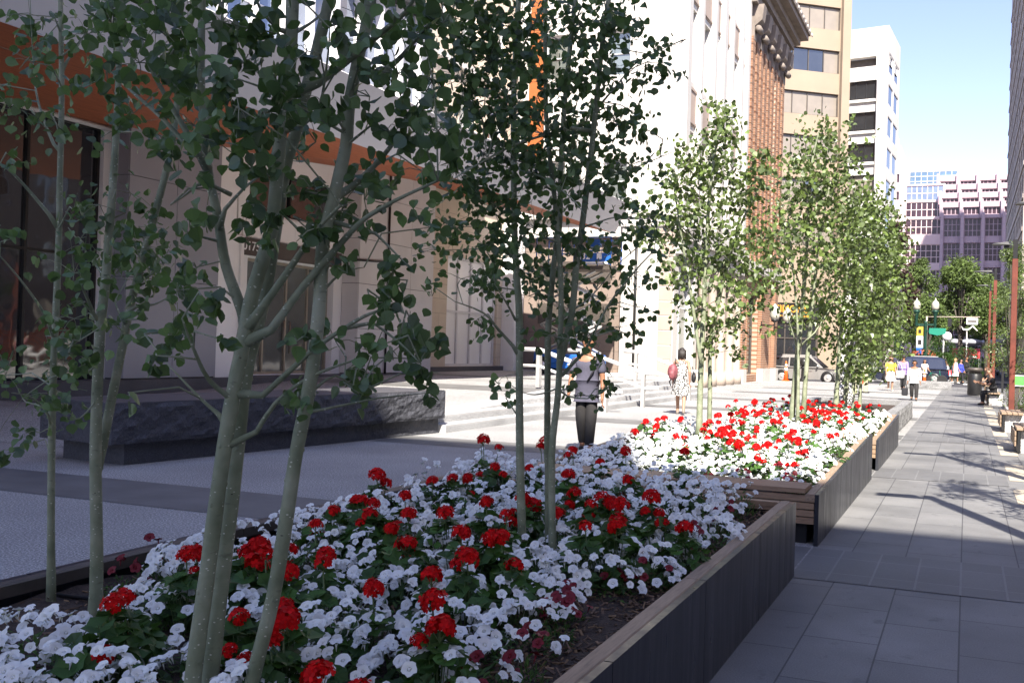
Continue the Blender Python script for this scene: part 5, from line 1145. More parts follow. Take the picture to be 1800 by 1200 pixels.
for k in range(14): b.b2((RX-.1,98.1,7.6+3.1*k),(RX-.003,142.9,8.0+3.1*k))
b.build('ledge', M['rightb'], T)
g = MB()
for p in ops[100:]: g.quad((RX+.5,143-p[0],p[2]),(RX+.5,143-p[1],p[2]),(RX+.5,143-p[1],p[3]),(RX+.5,143-p[0],p[3]))
g.build('upper_windows', M['glassdk'], T)['kind'] = 'stuff'
t = thing('unseen_shade_tower', 'tall unseen tower outside the picture to the right, shaped to shade the mauve building', 'building', (30,110,0))  # out of view, placed and sized so its shadow covers the lower mauve facade
b = MB(); b.b2((19.5,100,0),(41,120,96.5)); b.build('wall', M['rightb'], t)
for k in range(9):
    b = MB()
    for j in range(6): b.b2((20+j*3.5,99.9,6+k*9.8),(22.8+j*3.5,99.997,12+k*9.8))
    b.build('window_row', M['glassbl'], t)
b = MB(); b.b2((4.3,60,0),(6.5,97.9,6.2)); tag(b.build('podium_wall', M['rightb']), 'plain taupe stone wall behind the red posts at the right edge', 'wall')

# ---- across the walkway and behind the camera (seen in reflections, and casting the front shade)
t = thing('stone_block_building', 'plain brown stone block across the walkway, seen only mirrored in the shop glass', 'building', (16,30,0))
o, u, n = (13,75,0), (0,-1,0), (-1,0,0); ops = [(1+k*4.0,2.8+k*4.0,z,z+2) for k in range(20) for z in (1.2,5,8.6,12.2,15.8)]
b = MB(); wall(b, o, u, n, 81, 0, 19, ops, .3); b.quad((13,75,19),(13,-6,19),(22,-6,19),(22,75,19)); b.quad((13,-6,0),(22,-6,0),(22,-6,19),(13,-6,19)); b.build('wall', M['cornice'], t)
for p in ops: window(t, o, u, n, p, .25, 2, 2, M['framelt'], M['glassdk'])
t = thing('site_fence', 'orange mesh site fence across the walkway, mirrored in the shop glass', 'fence', (7,36,0))
b = MB()
for k in range(9): b.tube([(7,30+k*1.5,0),(7,30+k*1.5,1.6)], .04, 6)
b.build('post', M['metal'], t); b = MB()
for k in range(7): b.b2((6.97,30,.25+k*.2),(7.0,42,.33+k*.2))
b.build('mesh', M['cone'], t)
S_AZ, S_EL = 23.0, 46.0
def shade_h(yb, yw=-13.0): return (yb-yw)/math.cos(R(S_AZ))*math.tan(R(S_EL))
t = thing('foreground_shade_tower', 'tall unseen tower behind the viewer, shaped so its shade covers the foreground', 'building', (-20,-20,0))  # unseen; stepped roof and width shaped for the shade edge and sky light
H1, H2 = shade_h(14.1), shade_h(9.4)
b = MB(); b.b2((-8,-24,0),(6.4,-13,H1)); b.build('main_block', M['white'], t)  # white walls chosen to bounce more light into the shaded foreground
b = MB(); b.b2((6.403,-24,0),(12,-13.05,H2)); b.build('low_block', M['white'], t)
for k in range(12):
    f = MB()
    for j in range(4): f.b2((-7+j*3.1,-12.99,2+k*1.9),(-5+j*3.1,-12.95,3.1+k*1.9))
    f.build('window_row', M['glassdk'], t)
# ================================================================ STREET FURNITURE
def red_post(x, y, h, lab, arm=.7):
    t = thing('lamp_post', lab, 'lamp post', (x,y,0), group='red steel lamp posts along the walkway')
    b = MB(); b.bev((x-.075,y-.075,1.05),(x+.075,y+.075,h-.55),.008); b.build('upper_post', M['rust'], t)
    b = MB(); b.bev((x-.075,y-.075,0),(x+.075,y+.075,1.048),.008); b.b2((x-.16,y-.15,0),(x+.16,y+.15,.03)); b.build('lower_post', M['rust'], t)
    b = MB(); b.bev((x-.06,y-.06,h-.549),(x+.06,y+.06,h),.008); b.build('neck', M['black'], t)
    b = MB(); b.b2((x-.3,y-.05,h-.24),(x-.077,y+.05,h-.17)); b.build('arm', M['black'], t)
    b = MB(); b.add([(x-arm,y-.13,h-.15),(x-arm,y+.13,h-.15),(x-.15,y+.13,h-.16),(x-.15,y-.13,h-.16),(x-arm+.06,y-.1,h-.11),(x-arm+.06,y+.1,h-.11),(x-.2,y+.1,h-.07),(x-.2,y-.1,h-.07)], [(3,2,1,0),(4,5,6,7),(0,1,5,4),(1,2,6,5),(2,3,7,6),(3,0,4,7)]); b.build('lamp_head', M['black'], t)
for xx, yy, h, lab in ((1.55,7.3,5.15,'red steel lamp post beside the nearest planter, out of the picture to the right'),(1.55,12.6,5.15,'red steel lamp post by the second planter, out of the picture to the right'),(1.55,17.6,5.15,'red steel lamp post by the third planter, out of the picture to the right'),(1.55,23.1,5.2,'red steel lamp post just outside the right edge, its black head showing'),
                   (1.2,29.29,5.0,'nearest and tallest-looking red lamp post, standing behind the first wooden bench'),(1.2,50,6.0,'middle red lamp post beside the black litter bin'),(1.5,76,7.2,'farthest thin red lamp post, left of the other two')):
    red_post(xx, yy, h, lab, .62 if yy < 35 else 1.0)
def side_bench(x, y, lab):
    t = thing('wooden_bench', lab, 'bench', (x,y,0), group='slatted benches on granite cubes')
    b = MB()
    for k in range(4): b.bev((x-.02+k*.115,y,.40),(x+.085+k*.115,y+1.6,.45),.006)
    for k in range(3): b.bev((x-.05,y,.13+k*.09),(x-.022,y+1.6,.21+k*.09),.004)
    b.build('seat', M['wood'], t)
    b = MB(); b.b2((x+.0,y+.02,.02),(x+.05,y+1.58,.395)); b.build('frame', M['black'], t)
    b = MB(); rough_slab(b, x+.06,x+.52,y+.15,y+.62,0,.385,['-y'],8,6,.015,4); b.build('granite_cube', M['granite_wh'], t)
    b = MB(); b.b2((x+.06,y+.95,0),(x+.46,y+1.4,.385)); b.build('granite_cube', M['granite_wh'], t)
side_bench(.78, 23.3, 'wooden bench on a white granite cube at the foot of the nearest red post')
side_bench(.86, 18.2, 'closest wooden bench on white granite, cut off by the right edge')
side_bench(.72, 37.0, 'small wooden bench under the sitting person in black, by the shrub')
t = thing('tree_pit', 'dark soil strip with a metal edge behind the wooden benches', 'planting bed', (2.2,24,0))
b = MB(); b.b2((1.45,16,.0),(3.2,29,.03)); b.build('soil', M['soil'], t); b = MB(); b.b2((1.40,16,0),(1.449,29,.06)); b.build('edging', M['stonepl'], t)
t = thing('planting_bed', 'raised shrub bed with a pale kerb under the notice board', 'planting bed', (2.2,33,0))
b = MB(); b.b2((1.2,29.9,0),(4.5,30.0,.12)); b.b2((1.2,30.0,0),(1.3,36.5,.12)); b.build('kerb', M['stonepl'], t); b = MB(); b.b2((1.3,30.0,0),(4.5,36.5,.09)); b.build('soil', M['soil'], t)
t = thing('notice_board', 'low green and white notice board on two short posts beside the right-hand shrubs', 'sign', (1.85,32.9,0))
b = MB(); b.b2((1.32,32.85,.82),(3.2,32.9,1.16)); b.build('board', M['letter'], t); b = MB(); b.b2((1.34,32.835,.86),(2.0,32.849,1.14)); b.build('green_panel', mat('fresh_green', (.10,.52,.08), .5), t)
for x in (1.5, 2.9):
    b = MB(); b.b2((x-.04,32.905,0),(x+.04,32.96,1.1)); b.build('post', M['storedk'], t)
t = thing('railing', 'dark horizontal railing against the taupe wall at the right', 'railing', (2.6,52,0))
b = MB(); b.b2((1.55,52,1.02),(4.4,52.12,1.22)); b.build('rail', M['black'], t)
for x in (1.7, 3.0, 4.3):
    b = MB(); b.b2((x-.05,52.01,0),(x+.05,52.11,1.018)); b.build('post', M['black'], t)
t = thing('litter_bin', 'black cylindrical litter bin beside the sitting people', 'bin', (.36,46.5,0))
b = MB(); b.lathe((.36,46.5,0), [(.29,.03),(.31,.06),(.31,.95),(.29,.98)], 20); b.build('body', M['black'], t)
b = MB(); b.lathe((.36,46.5,1.0), [(.26,0),(.26,.10),(.33,.11),(.33,.20),(.30,.24),(.1,.26)], 20); b.build('lid', M['storedk'], t)
t = thing('stone_bench', 'long rough grey granite block seat at the end of the walkway', 'bench', (-2.3,53,0))
b = MB(); rough_slab(b, -3.9,-.7,53.0,53.8,.0,.42,['-y'],26,5,.05,9); b.build('stone_block', M['granite_gr'], t)
# twin heritage lamp with banner, street sign, flower basket
hx, hy = -2.75, 71.0
t = thing('twin_lamp_post', 'dark green heritage lamp post with two frosted globes at the crossing', 'lamp post', (hx,hy,0))
b = MB(); b.lathe((hx,hy,0), [(.32,0),(.30,.5),(.18,.7),(.13,1.2),(.11,4.1),(.14,4.2)], 12); b.build('post', M['green'], t)
b = MB(); b.b2((hx-.72,hy-.05,3.9),(hx+.72,hy+.05,4.02)); b.build('crossarm', M['green'], t)
for sx in (-.62, .62):
    b = MB(); b.lathe((hx+sx,hy,3.45), [(.05,0),(.10,.1),(.10,1.1),(.19,1.35),(.23,1.41),(.23,1.5)], 12); b.build('bracket', M['green'], t)
    b = MB(); b.lathe((hx+sx,hy,4.955), [(.17,0),(.25,.18),(.25,.45),(.17,.62),(.06,.70),(.04,.8),(.01,.88)], 14); b.build('globe', M['globe'], t)
t = thing('street_sign', 'green street name plate on the twin lamp post', 'sign', (hx+.75,hy-.2,3.5))
b = MB(); b.prism([(-.55,-.17),(0,-.28),(.55,-.17),(.55,.22),(-.55,.22)], .03, 0, Matrix.Translation((hx+.8,hy-.15,3.5)) @ Matrix.Rotation(R(90),4,'X')); b.build('plate', M['signgr'], t)
b = MB(); b.b2((hx+.1,hy-.17,3.45),(hx+.26,hy-.1,3.55)); b.build('clamp', M['green'], t)
t = thing('pole_banner', 'narrow yellow, white and blue banner hanging on the twin lamp post', 'banner', (hx-.4,hy,3))
for z0, z1, m in ((3.15,3.8,'banyel'),(2.35,3.148,'letter'),(1.9,2.348,'blue')):
    b = MB(); b.b2((hx-.58,hy-.13,z0),(hx-.14,hy-.11,z1)); b.build('panel', M[m], t)
b = MB(); b.b2((hx-.48,hy-.14,2.55),(hx-.24,hy-.131,2.9)); b.b2((hx-.46,hy-.14,3.35),(hx-.28,hy-.131,3.6)); b.build('emblem', M['black'], t)
b = MB(); b.tube([(hx-.6,hy-.12,3.83),(hx,hy-.12,3.83)], .02, 6); b.build('bracket', M['green'], t)
t = thing('hanging_basket', 'hanging flower basket of orange blooms on the twin lamp post', 'flower basket', (hx-.1,hy-.55,1.6))
b = MB(); rr = random.Random(3)
for k in range(420):
    d = Vector((rr.gauss(0,1),rr.gauss(0,.7),rr.gauss(0,.5))); d.normalize(); slim_leaf(b, Vector((hx-.1,hy-.55,1.75))+Vector((d.x*.8,d.y*.5,d.z*.42)), d, Vector((0,0,1)), .14)
b.build('foliage', M['hedge'], t); b = MB()
for k in range(90):
    d = Vector((rr.gauss(0,1),rr.gauss(0,.7),rr.gauss(.2,.5))); d.normalize(); floret(b, Vector((hx-.1,hy-.55,1.78))+Vector((d.x*.85,d.y*.55,d.z*.46)), d, .07, rr)
b.build('blooms', M['basket'], t); b = MB(); b.tube([(hx,hy,2.35),(hx-.1,hy-.55,2.4),(hx-.1,hy-.55,2.1)], .02, 6); b.build('hook', M['green'], t)
b = MB(); b.lathe((-.05,84,0), [(.07,0),(.05,4.0)], 10); t = thing('gull_sculpture', 'slim post topped by a white bird-wing shape in the far square', 'sculpture', (-.05,84,0)); b.build('post', M['metal'], t)
b = MB(); b.prism([(-.45,.28),(-.28,.08),(0,.04),(.2,.12),(.45,.36),(.82,-.07),(.78,-.11),(.43,.24),(.2,.01),(0,-.08),(-.3,-.03)], .2, 0, Matrix.Translation((-.05,84.1,4.05)) @ Matrix.Rotation(R(90),4,'X')); b.build('wings', M['letter'], t)
t = thing('signal_mast', 'grey traffic signal mast with a long arm over the far crossing', 'traffic signal', (-1.2,82,0))
b = MB(); b.lathe((-3.1,82,0), [(.10,0),(.06,5.0)], 10); b.tube([(-3.1,82,4.95),(.9,82,5.0)], .035, 8); b.build('mast', M['taupe'], t)
b = MB(); b.b2((-.1,81.85,4.4),(.75,81.9,4.9)); b.build('name_plate', M['letter'], t); b = MB(); b.b2((-.02,81.83,4.58),(.67,81.849,4.72)); b.build('name_strip', M['storedk'], t)
b = MB(); b.b2((-1.5,81.8,4.2),(-1.2,82.1,4.85)); b.build('signal_head', M['black'], t)
t = thing('disc_sign', 'round white disc sign half in shade by the climbing vine', 'sign', (-1.7,78.5,0))
b = MB(); b.lathe((-1.45,78.4,3.35), [(.02,-.03),(.33,-.03),(.33,.03),(.02,.03)], 20, axis='Y'); b.build('disc', M['letter'], t)
b = MB(); b.lathe((-1.7,78.5,0), [(.07,0),(.06,3.6)], 8); b.build('post', M['metal'], t)
for i, (x, lab) in enumerate(((-.75,'left of two small red and white awnings in the far square'),(.55,'right of two small red and white awnings in the far square'))):
    t = thing('red_awning', lab, 'awning', (x,100,0)); b = MB(); b.add([(x-.62,99.2,2.05),(x+.62,99.2,2.05),(x+.62,100.4,2.7),(x-.62,100.4,2.7),(x-.62,99.2,1.75),(x+.62,99.2,1.75)], [(0,1,2,3),(4,5,1,0)]); b.build('canopy', M['redsign'], t)
    b = MB(); b.b2((x-.4,99.17,1.8),(x+.4,99.195,2.0)); b.build('white_stripe', M['letter'], t)
    b = MB()
    for dx in (-.55,.55): b.tube([(x+dx,100.4,-.1),(x+dx,100.4,2.7)], .04, 6)
    b.build('leg', M['metal'], t)
b = MB(); t = thing('kiosk_roof', 'pale curved kiosk roof behind the red awnings', 'kiosk', (0,108,0))
for dx in (-1.6, .4, 2.4):
    b.blob((dx,108,3.4), (1.3,1.3,.38), 0, 14, 7)
b.build('roof', M['lav'], t); b = MB()
for dx in (-2.4,-.6,1.4,3.2): b.tube([(dx,108,-.1),(dx,108,3.3)], .08, 6)
b.build('post', M['metal'], t)
# lantern post, bollards, cones near the silver car
t = thing('lantern_post', 'slim grey lantern post on a white cross base in front of the silver car', 'lamp post', (-11.35,57.6,0))
b = MB(); b.lathe((-11.35,57.6,0), [(.05,0),(.04,3.05)], 8); b.b2((-11.75,57.55,0),(-10.95,57.65,.05)); b.build('post', M['metal'], t)
b = MB(); b.lathe((-11.35,57.6,3.06), [(.10,0),(.22,.12),(.25,.75),(.17,.95),(.04,1.05)], 8); b.build('lantern', M['globe'], t)
b = MB(); b.tube([(-11.6,57.6,.06),(-11.4,57.55,.9)], .03, 5); b.tube([(-11.1,57.6,.06),(-11.3,57.55,.9)], .03, 5); b.build('brace', M['letter'], t)
def bollard(x, y, lab):
    t = thing('bollard', lab, 'bollard', (x,y,0), group='black cast bollards by the parked car')
    b = MB(); b.lathe((x,y,0), [(.26,0),(.26,.12),(.17,.2),(.15,.75),(.21,.8),(.21,.86),(.10,.92)], 14); b.build('base', M['black'], t)
    b = MB(); b.blob((x,y,1.15), (.26,.26,.27), 0, 14, 9); b.build('ball', M['black'], t)
bollard(-11.75, 57.2, 'fat black ball-topped bollard at the corner of the brick building')
bollard(-9.15, 58.6, 'second black ball-topped bollard, in front of the car door')
def cone(x, y, h, lab):
    t = thing('traffic_cone', lab, 'traffic cone', (x,y,0), group='orange traffic cones')
    b = MB(); b.b2((x-.2,y-.2,0),(x+.2,y+.2,.04)); b.lathe((x,y,.041), [(.15,0),(.045,h-.05),(.03,h)], 12); b.build('cone_body', M['cone'], t)
    b = MB(); b.lathe((x,y,.041), [(.15-.105*.52+.006,h*.5),(.15-.105*.68+.006,h*.66)], 12); b.lathe((x,y,.041), [(.15-.105*.76+.006,h*.74),(.15-.105*.86+.006,h*.84)], 12); b.build('reflective_band', M['letter'], t)
cone(-10.15, 58.2, 1.15, 'tall orange traffic cone with white bands in front of the silver car')
cone(-6.55, 58.0, .9, 'orange traffic cone right of the silver car, left one of the pair')
cone(-5.6, 58.4, .9, 'orange traffic cone right of the silver car, right one of the pair')
cone(-1.0+-2.9+1.55, 60.8, .9, 'lone orange cone beside the dark blue car')
for i, (x, y, lab) in enumerate(((-4.35,41.5,'left pale wooden tree stake standing on the paving behind the last aspens'),(-4.15,44.0,'right pale wooden tree stake standing on the paving behind the last aspens'))):
    t = thing('stake', lab, 'post', (x,y,0), group='pale stakes behind the aspens'); b = MB(); b.bev((x-.09,y-.09,0),(x+.09,y+.09,1.25),.02); b.build('post', M['stake'], t); b = MB(); b.b2((x-.16,y-.16,0),(x+.16,y+.16,.06)); b.build('foot', M['black'], t)
t = thing('paper_sack', 'crumpled white printed sack leaning among the last flowers', 'bag', (-2.35,20.3,.34))
b = MB(); b.blob((-2.35,20.3,.72), (.20,.14,.42), 0, 10, 8, .12, 2); b.blob((-2.33,20.28,1.2), (.13,.09,.12), 0, 8, 6, .25, 3); b.build('sack', M['print'], t)

# ================================================================ BLUE SCISSOR LIFT
lx, ly = -14.4, 34.6
t = thing('scissor_lift', 'blue scissor lift working under the end of the canopy', 'lift', (lx,ly,.56))
b = MB(); b.bev((lx-1.3,ly-.55,.80),(lx+1.3,ly+.55,1.35),.03); b.bev((lx-1.25,ly-.6,1.0),(lx-.2,ly-.552,1.5),.02); b.build('chassis', M['blue'], t)
for x in (lx-.9, lx+.9):
    for y in (ly-.62, ly+.62):
        b = MB(); b.lathe((x,y,.90), [(.1,-.11),(.30,-.11),(.34,-.07),(.34,.07),(.30,.11),(.1,.11)], 18, axis='Y'); w = b.build('wheel', M['rubber'], t)
        b = MB(); b.lathe((x,y-.112 if y < ly else y+.112,.90), [(.02,-.008),(.19,-.008),(.19,.008),(.02,.008)], 14, axis='Y'); b.build('rim', M['metal'], w)
b = MB()
for k in range(3):
    z = 1.4+k*1.05
    for y in (ly-.4, ly+.4): b.tube([(lx-1.1,y,z),(lx+1.1,y,z+1.05)], .05, 6); b.tube([(lx-1.1,y+.07,z+1.05),(lx+1.1,y+.07,z)], .05, 6)
b.build('scissor_arms', M['metal'], t)
b = MB(); b.b2((lx-1.3,ly-.6,4.58),(lx+1.8,ly+.6,4.72)); b.build('platform', M['storedk'], t)
b = MB()
for x in (lx-1.28, lx-.2, lx+.8, lx+1.78):
    for y in (ly-.58, ly+.58): b.tube([(x,y,4.72),(x,y,5.8)], .025, 6)
for z in (5.3, 5.8):
    for y in (ly-.58, ly+.58): b.tube([(lx-1.28,y,z),(lx+1.78,y,z)], .025, 6)
b.build('guard_rail', M['blue'], t)
b = MB(); b.b2((lx+.6,ly-.66,4.78),(lx+1.8,ly-.61,5.2)); b.build('name_board', M['blue'], t)
text('932', .34, M['letter'], 'fleet_number', t, (lx+.72,ly-.664,5.07), (R(90),0,0), .003, bold=.008)
b = MB(); b.b2((lx+.3,ly-.668,4.79),(lx+1.7,ly-.661,4.87)); b.b2((lx+1.25,ly-.668,4.97),(lx+1.45,ly-.661,5.18)); b.build('white_marks', M['letter'], t)
b = MB(); b.bev((lx+.9,ly-.5,5.45),(lx+1.3,ly-.3,5.75),.02); b.build('control_box', M['blue'], t)

# ================================================================ VEHICLES
def car(name, label, loc, rz, L, W, H, paint, kind='suv', group=None):
    """x = forward; side profile lofted across the width with tumblehome"""
    t = thing(name, label, 'car', loc, rz, group)
    z0 = .22; belt = H*.56
    lower = [(-L/2,.38),(-L/2+.03,belt*.92),(-L/2+.12,belt),(L*.17,belt),(L*.40,belt*.93),(L*.47,belt*.80),(L/2,belt*.55),(L/2-.02,.32),(L/2-.2,z0),(-L/2+.25,z0)]
    b = MB(); ys = [-W/2+.05,-W/2,-W/2+.0,W/2,W/2-.05]
    secs = [(-W/2+.06,.97),(-W/2,1.0),(W/2,1.0),(W/2-.06,.97)]
    n = len(lower)
    b2 = [(-W/2+.09,.96),(-W/2+.015,.99),(-W/2,1),(W/2,1),(W/2-.015,.99),(W/2-.09,.96)]
    vs = []
    for y, s in b2:
        for x, z in lower: vs.append((x*(.985 if s < .97 else 1), y, .22+(z-.22)*(1 if z < belt*.5 else s)))
    fs = []
    for i in range(len(b2)-1):
        for k in range(n): l = (k+1)%n; fs.append((i*n+k, i*n+l, i*n+n+l, i*n+n+k))
    b.add(vs, fs, 0, False); b.add(vs[:n], [tuple(range(n))], 0); b.add(vs[-n:], [tuple(range(n-1,-1,-1))], 0); body = b.build('body', paint, t, local=True)
    # wheel arches
    for sx in (-L*.30, L*.315):
        b = MB()
        for sy in (-1,1): b.lathe((sx, sy*(W/2-.02), .36), [(.30,-.05),(.425,-.05),(.425,.035),(.30,.035)], 22, axis='Y')
        b.build('wheel_arch', M['black'], t, local=True)
        for sy in (-1,1):
            b = MB(); b.lathe((sx, sy*(W/2-.08), .34), [(.2,-.11),(.32,-.11),(.345,-.08),(.345,.08),(.32,.11),(.2,.11)], 22, axis='Y'); w = b.build('wheel', M['rubber'], t, local=True)
            b = MB(); b.lathe((sx, sy*(W/2+.035), .34), [(.02,-.012),(.075,-.012),(.075,.012),(.02,.012)], 12, axis='Y'); b.lathe((sx, sy*(W/2+.03), .34), [(.205,-.012),(.235,-.012),(.235,.012),(.205,.012)], 20, axis='Y')
            for k in range(5):
                q = k*1.2566; b.box((sx+math.cos(q)*.14, sy*(W/2+.03), .34+math.sin(q)*.14), (.15,.02,.065), M=Matrix.Rotation(-q,3,'Y'))
            b.build('rim', M['metal'], w, local=True)
    roof = [(-L/2+.14,belt),(-L/2+.30,H*.90),(-L/2+.55,H*.97),(-L*.06,H),(L*.08,H*.965),(L*.25,belt)] if kind == 'suv' else [(-L/2+.1,belt),(-L/2+.18,H*.98),(-L*.1,H),(L*.22,H*.97),(L*.36,belt)]
    ti = W*.13; b = MB(); n = len(roof); vs = []
    for s in (-1,1):
        for x, z in roof: vs.append((x, s*(W/2-.03-ti*(z-belt)/(H-belt)), z))
    b.add(vs, [tuple(range(n)), tuple(range(2*n-1,n-1,-1))]+[(k,n+k,n+k+1,k+1) for k in range(n-1)], 0); b.build('roof', paint, t, local=True)
    def sidewin(a, e, name):
        for s in (-1,1):
            g = MB(); P = []
            for x, f in a: 
                z = belt+.04+(H-belt)*.74*f; P.append((x, s*(W/2-.024-ti*(z-belt)/(H-belt)), z))
            g.add(P, [tuple(range(len(P)))]); g.build(name, M['glassdk'], t, local=True)
    sidewin([(-L/2+.34,.05),(-L/2+.45,.95),(-L*.22,1),(-L*.22,0)],0,'side_window'); sidewin([(-L*.20,0),(-L*.20,1),(-L*.01,1.03),(-L*.01,0)],0,'side_window'); sidewin([(L*.008,0),(L*.008,1.03),(L*.07,.98),(L*.215,.04)],0,'side_window')
    g = MB(); x0, z0_ = L*.085, H*.955; x1, z1_ = L*.245, belt+.03; w0, w1 = W/2-.06-ti*.92, W/2-.09
    g.add([(x0+.02,-w0,z0_),(x0+.02,w0,z0_),(x1+.02,w1,z1_),(x1+.02,-w1,z1_)], [(0,1,2,3)]); g.build('windscreen', M['glassdk'], t, local=True)
    g = MB(); g.add([(-L/2+.12,-W/2+.2,belt+.06),(-L/2+.12,W/2-.2,belt+.06),(-L/2+.27,W/2-.32,H*.88),(-L/2+.27,-W/2+.32,H*.88)], [(0,1,2,3)]); g.build('rear_window', M['glassdk'], t, local=True)
    for s in (-1,1):
        g = MB(); g.blob((L*.445, s*(W/2-.16), belt*.76), (.16,.16,.09), 0, 10, 6); g.build('headlight', M['globe'], t, local=True)
        g = MB(); g.b2((-L/2-.012,s*(W/2-.28),belt*.66),(-L/2+.03,s*(W/2-.06),belt*.95)); g.build('tail_light', M['redsign'], t, local=True)
        g = MB(); g.blob((L*.18, s*(W/2+.08), belt+.09), (.07,.10,.08), 0, 8, 6); g.build('mirror', paint, t, local=True)
        g = MB(); g.b2((-L*.12,s*(W/2+.004),belt*.86),(-L*.07,s*(W/2+.02),belt*.89)); g.b2((L*.06,s*(W/2+.004),belt*.86),(L*.11,s*(W/2+.02),belt*.89)); g.build('door_handle', paint, t, local=True)
    g = MB(); g.b2((L/2-.03,-W*.28,.48),(L/2+.012,W*.28,.60)); g.build('grille', M['black'], t, local=True)
    g = MB()
    for s in (-1,1): g.b2((-L*.32,s*(W/2-.03-ti)-.02,H*.985),(L*.02,s*(W/2-.03-ti)+.02,H+.03))
    g.build('roof_rail', M['metal'], t, local=True)
    return t
car('parked_suv', 'silver SUV parked across the street beside the brick building', (-9.35,61.3,-.126), R(-4), 4.65, 1.82, 1.70, M['silver'])
car('dark_suv', 'dark navy blue SUV stopped behind the pedestrians at the crossing', (-3.35,68.4,-.126), R(176), 4.7, 1.9, 1.86, M['navy'])
car('far_van', 'small pale van far down the street facing the viewer', (.55,118,-.126), R(-90), 4.6, 1.9, 1.9, M['silver'])
car('far_car', 'second pale car far down the street, behind the black-suited man', (2.6,124,-.126), R(-90), 4.6, 1.9, 1.7, M['silver'])

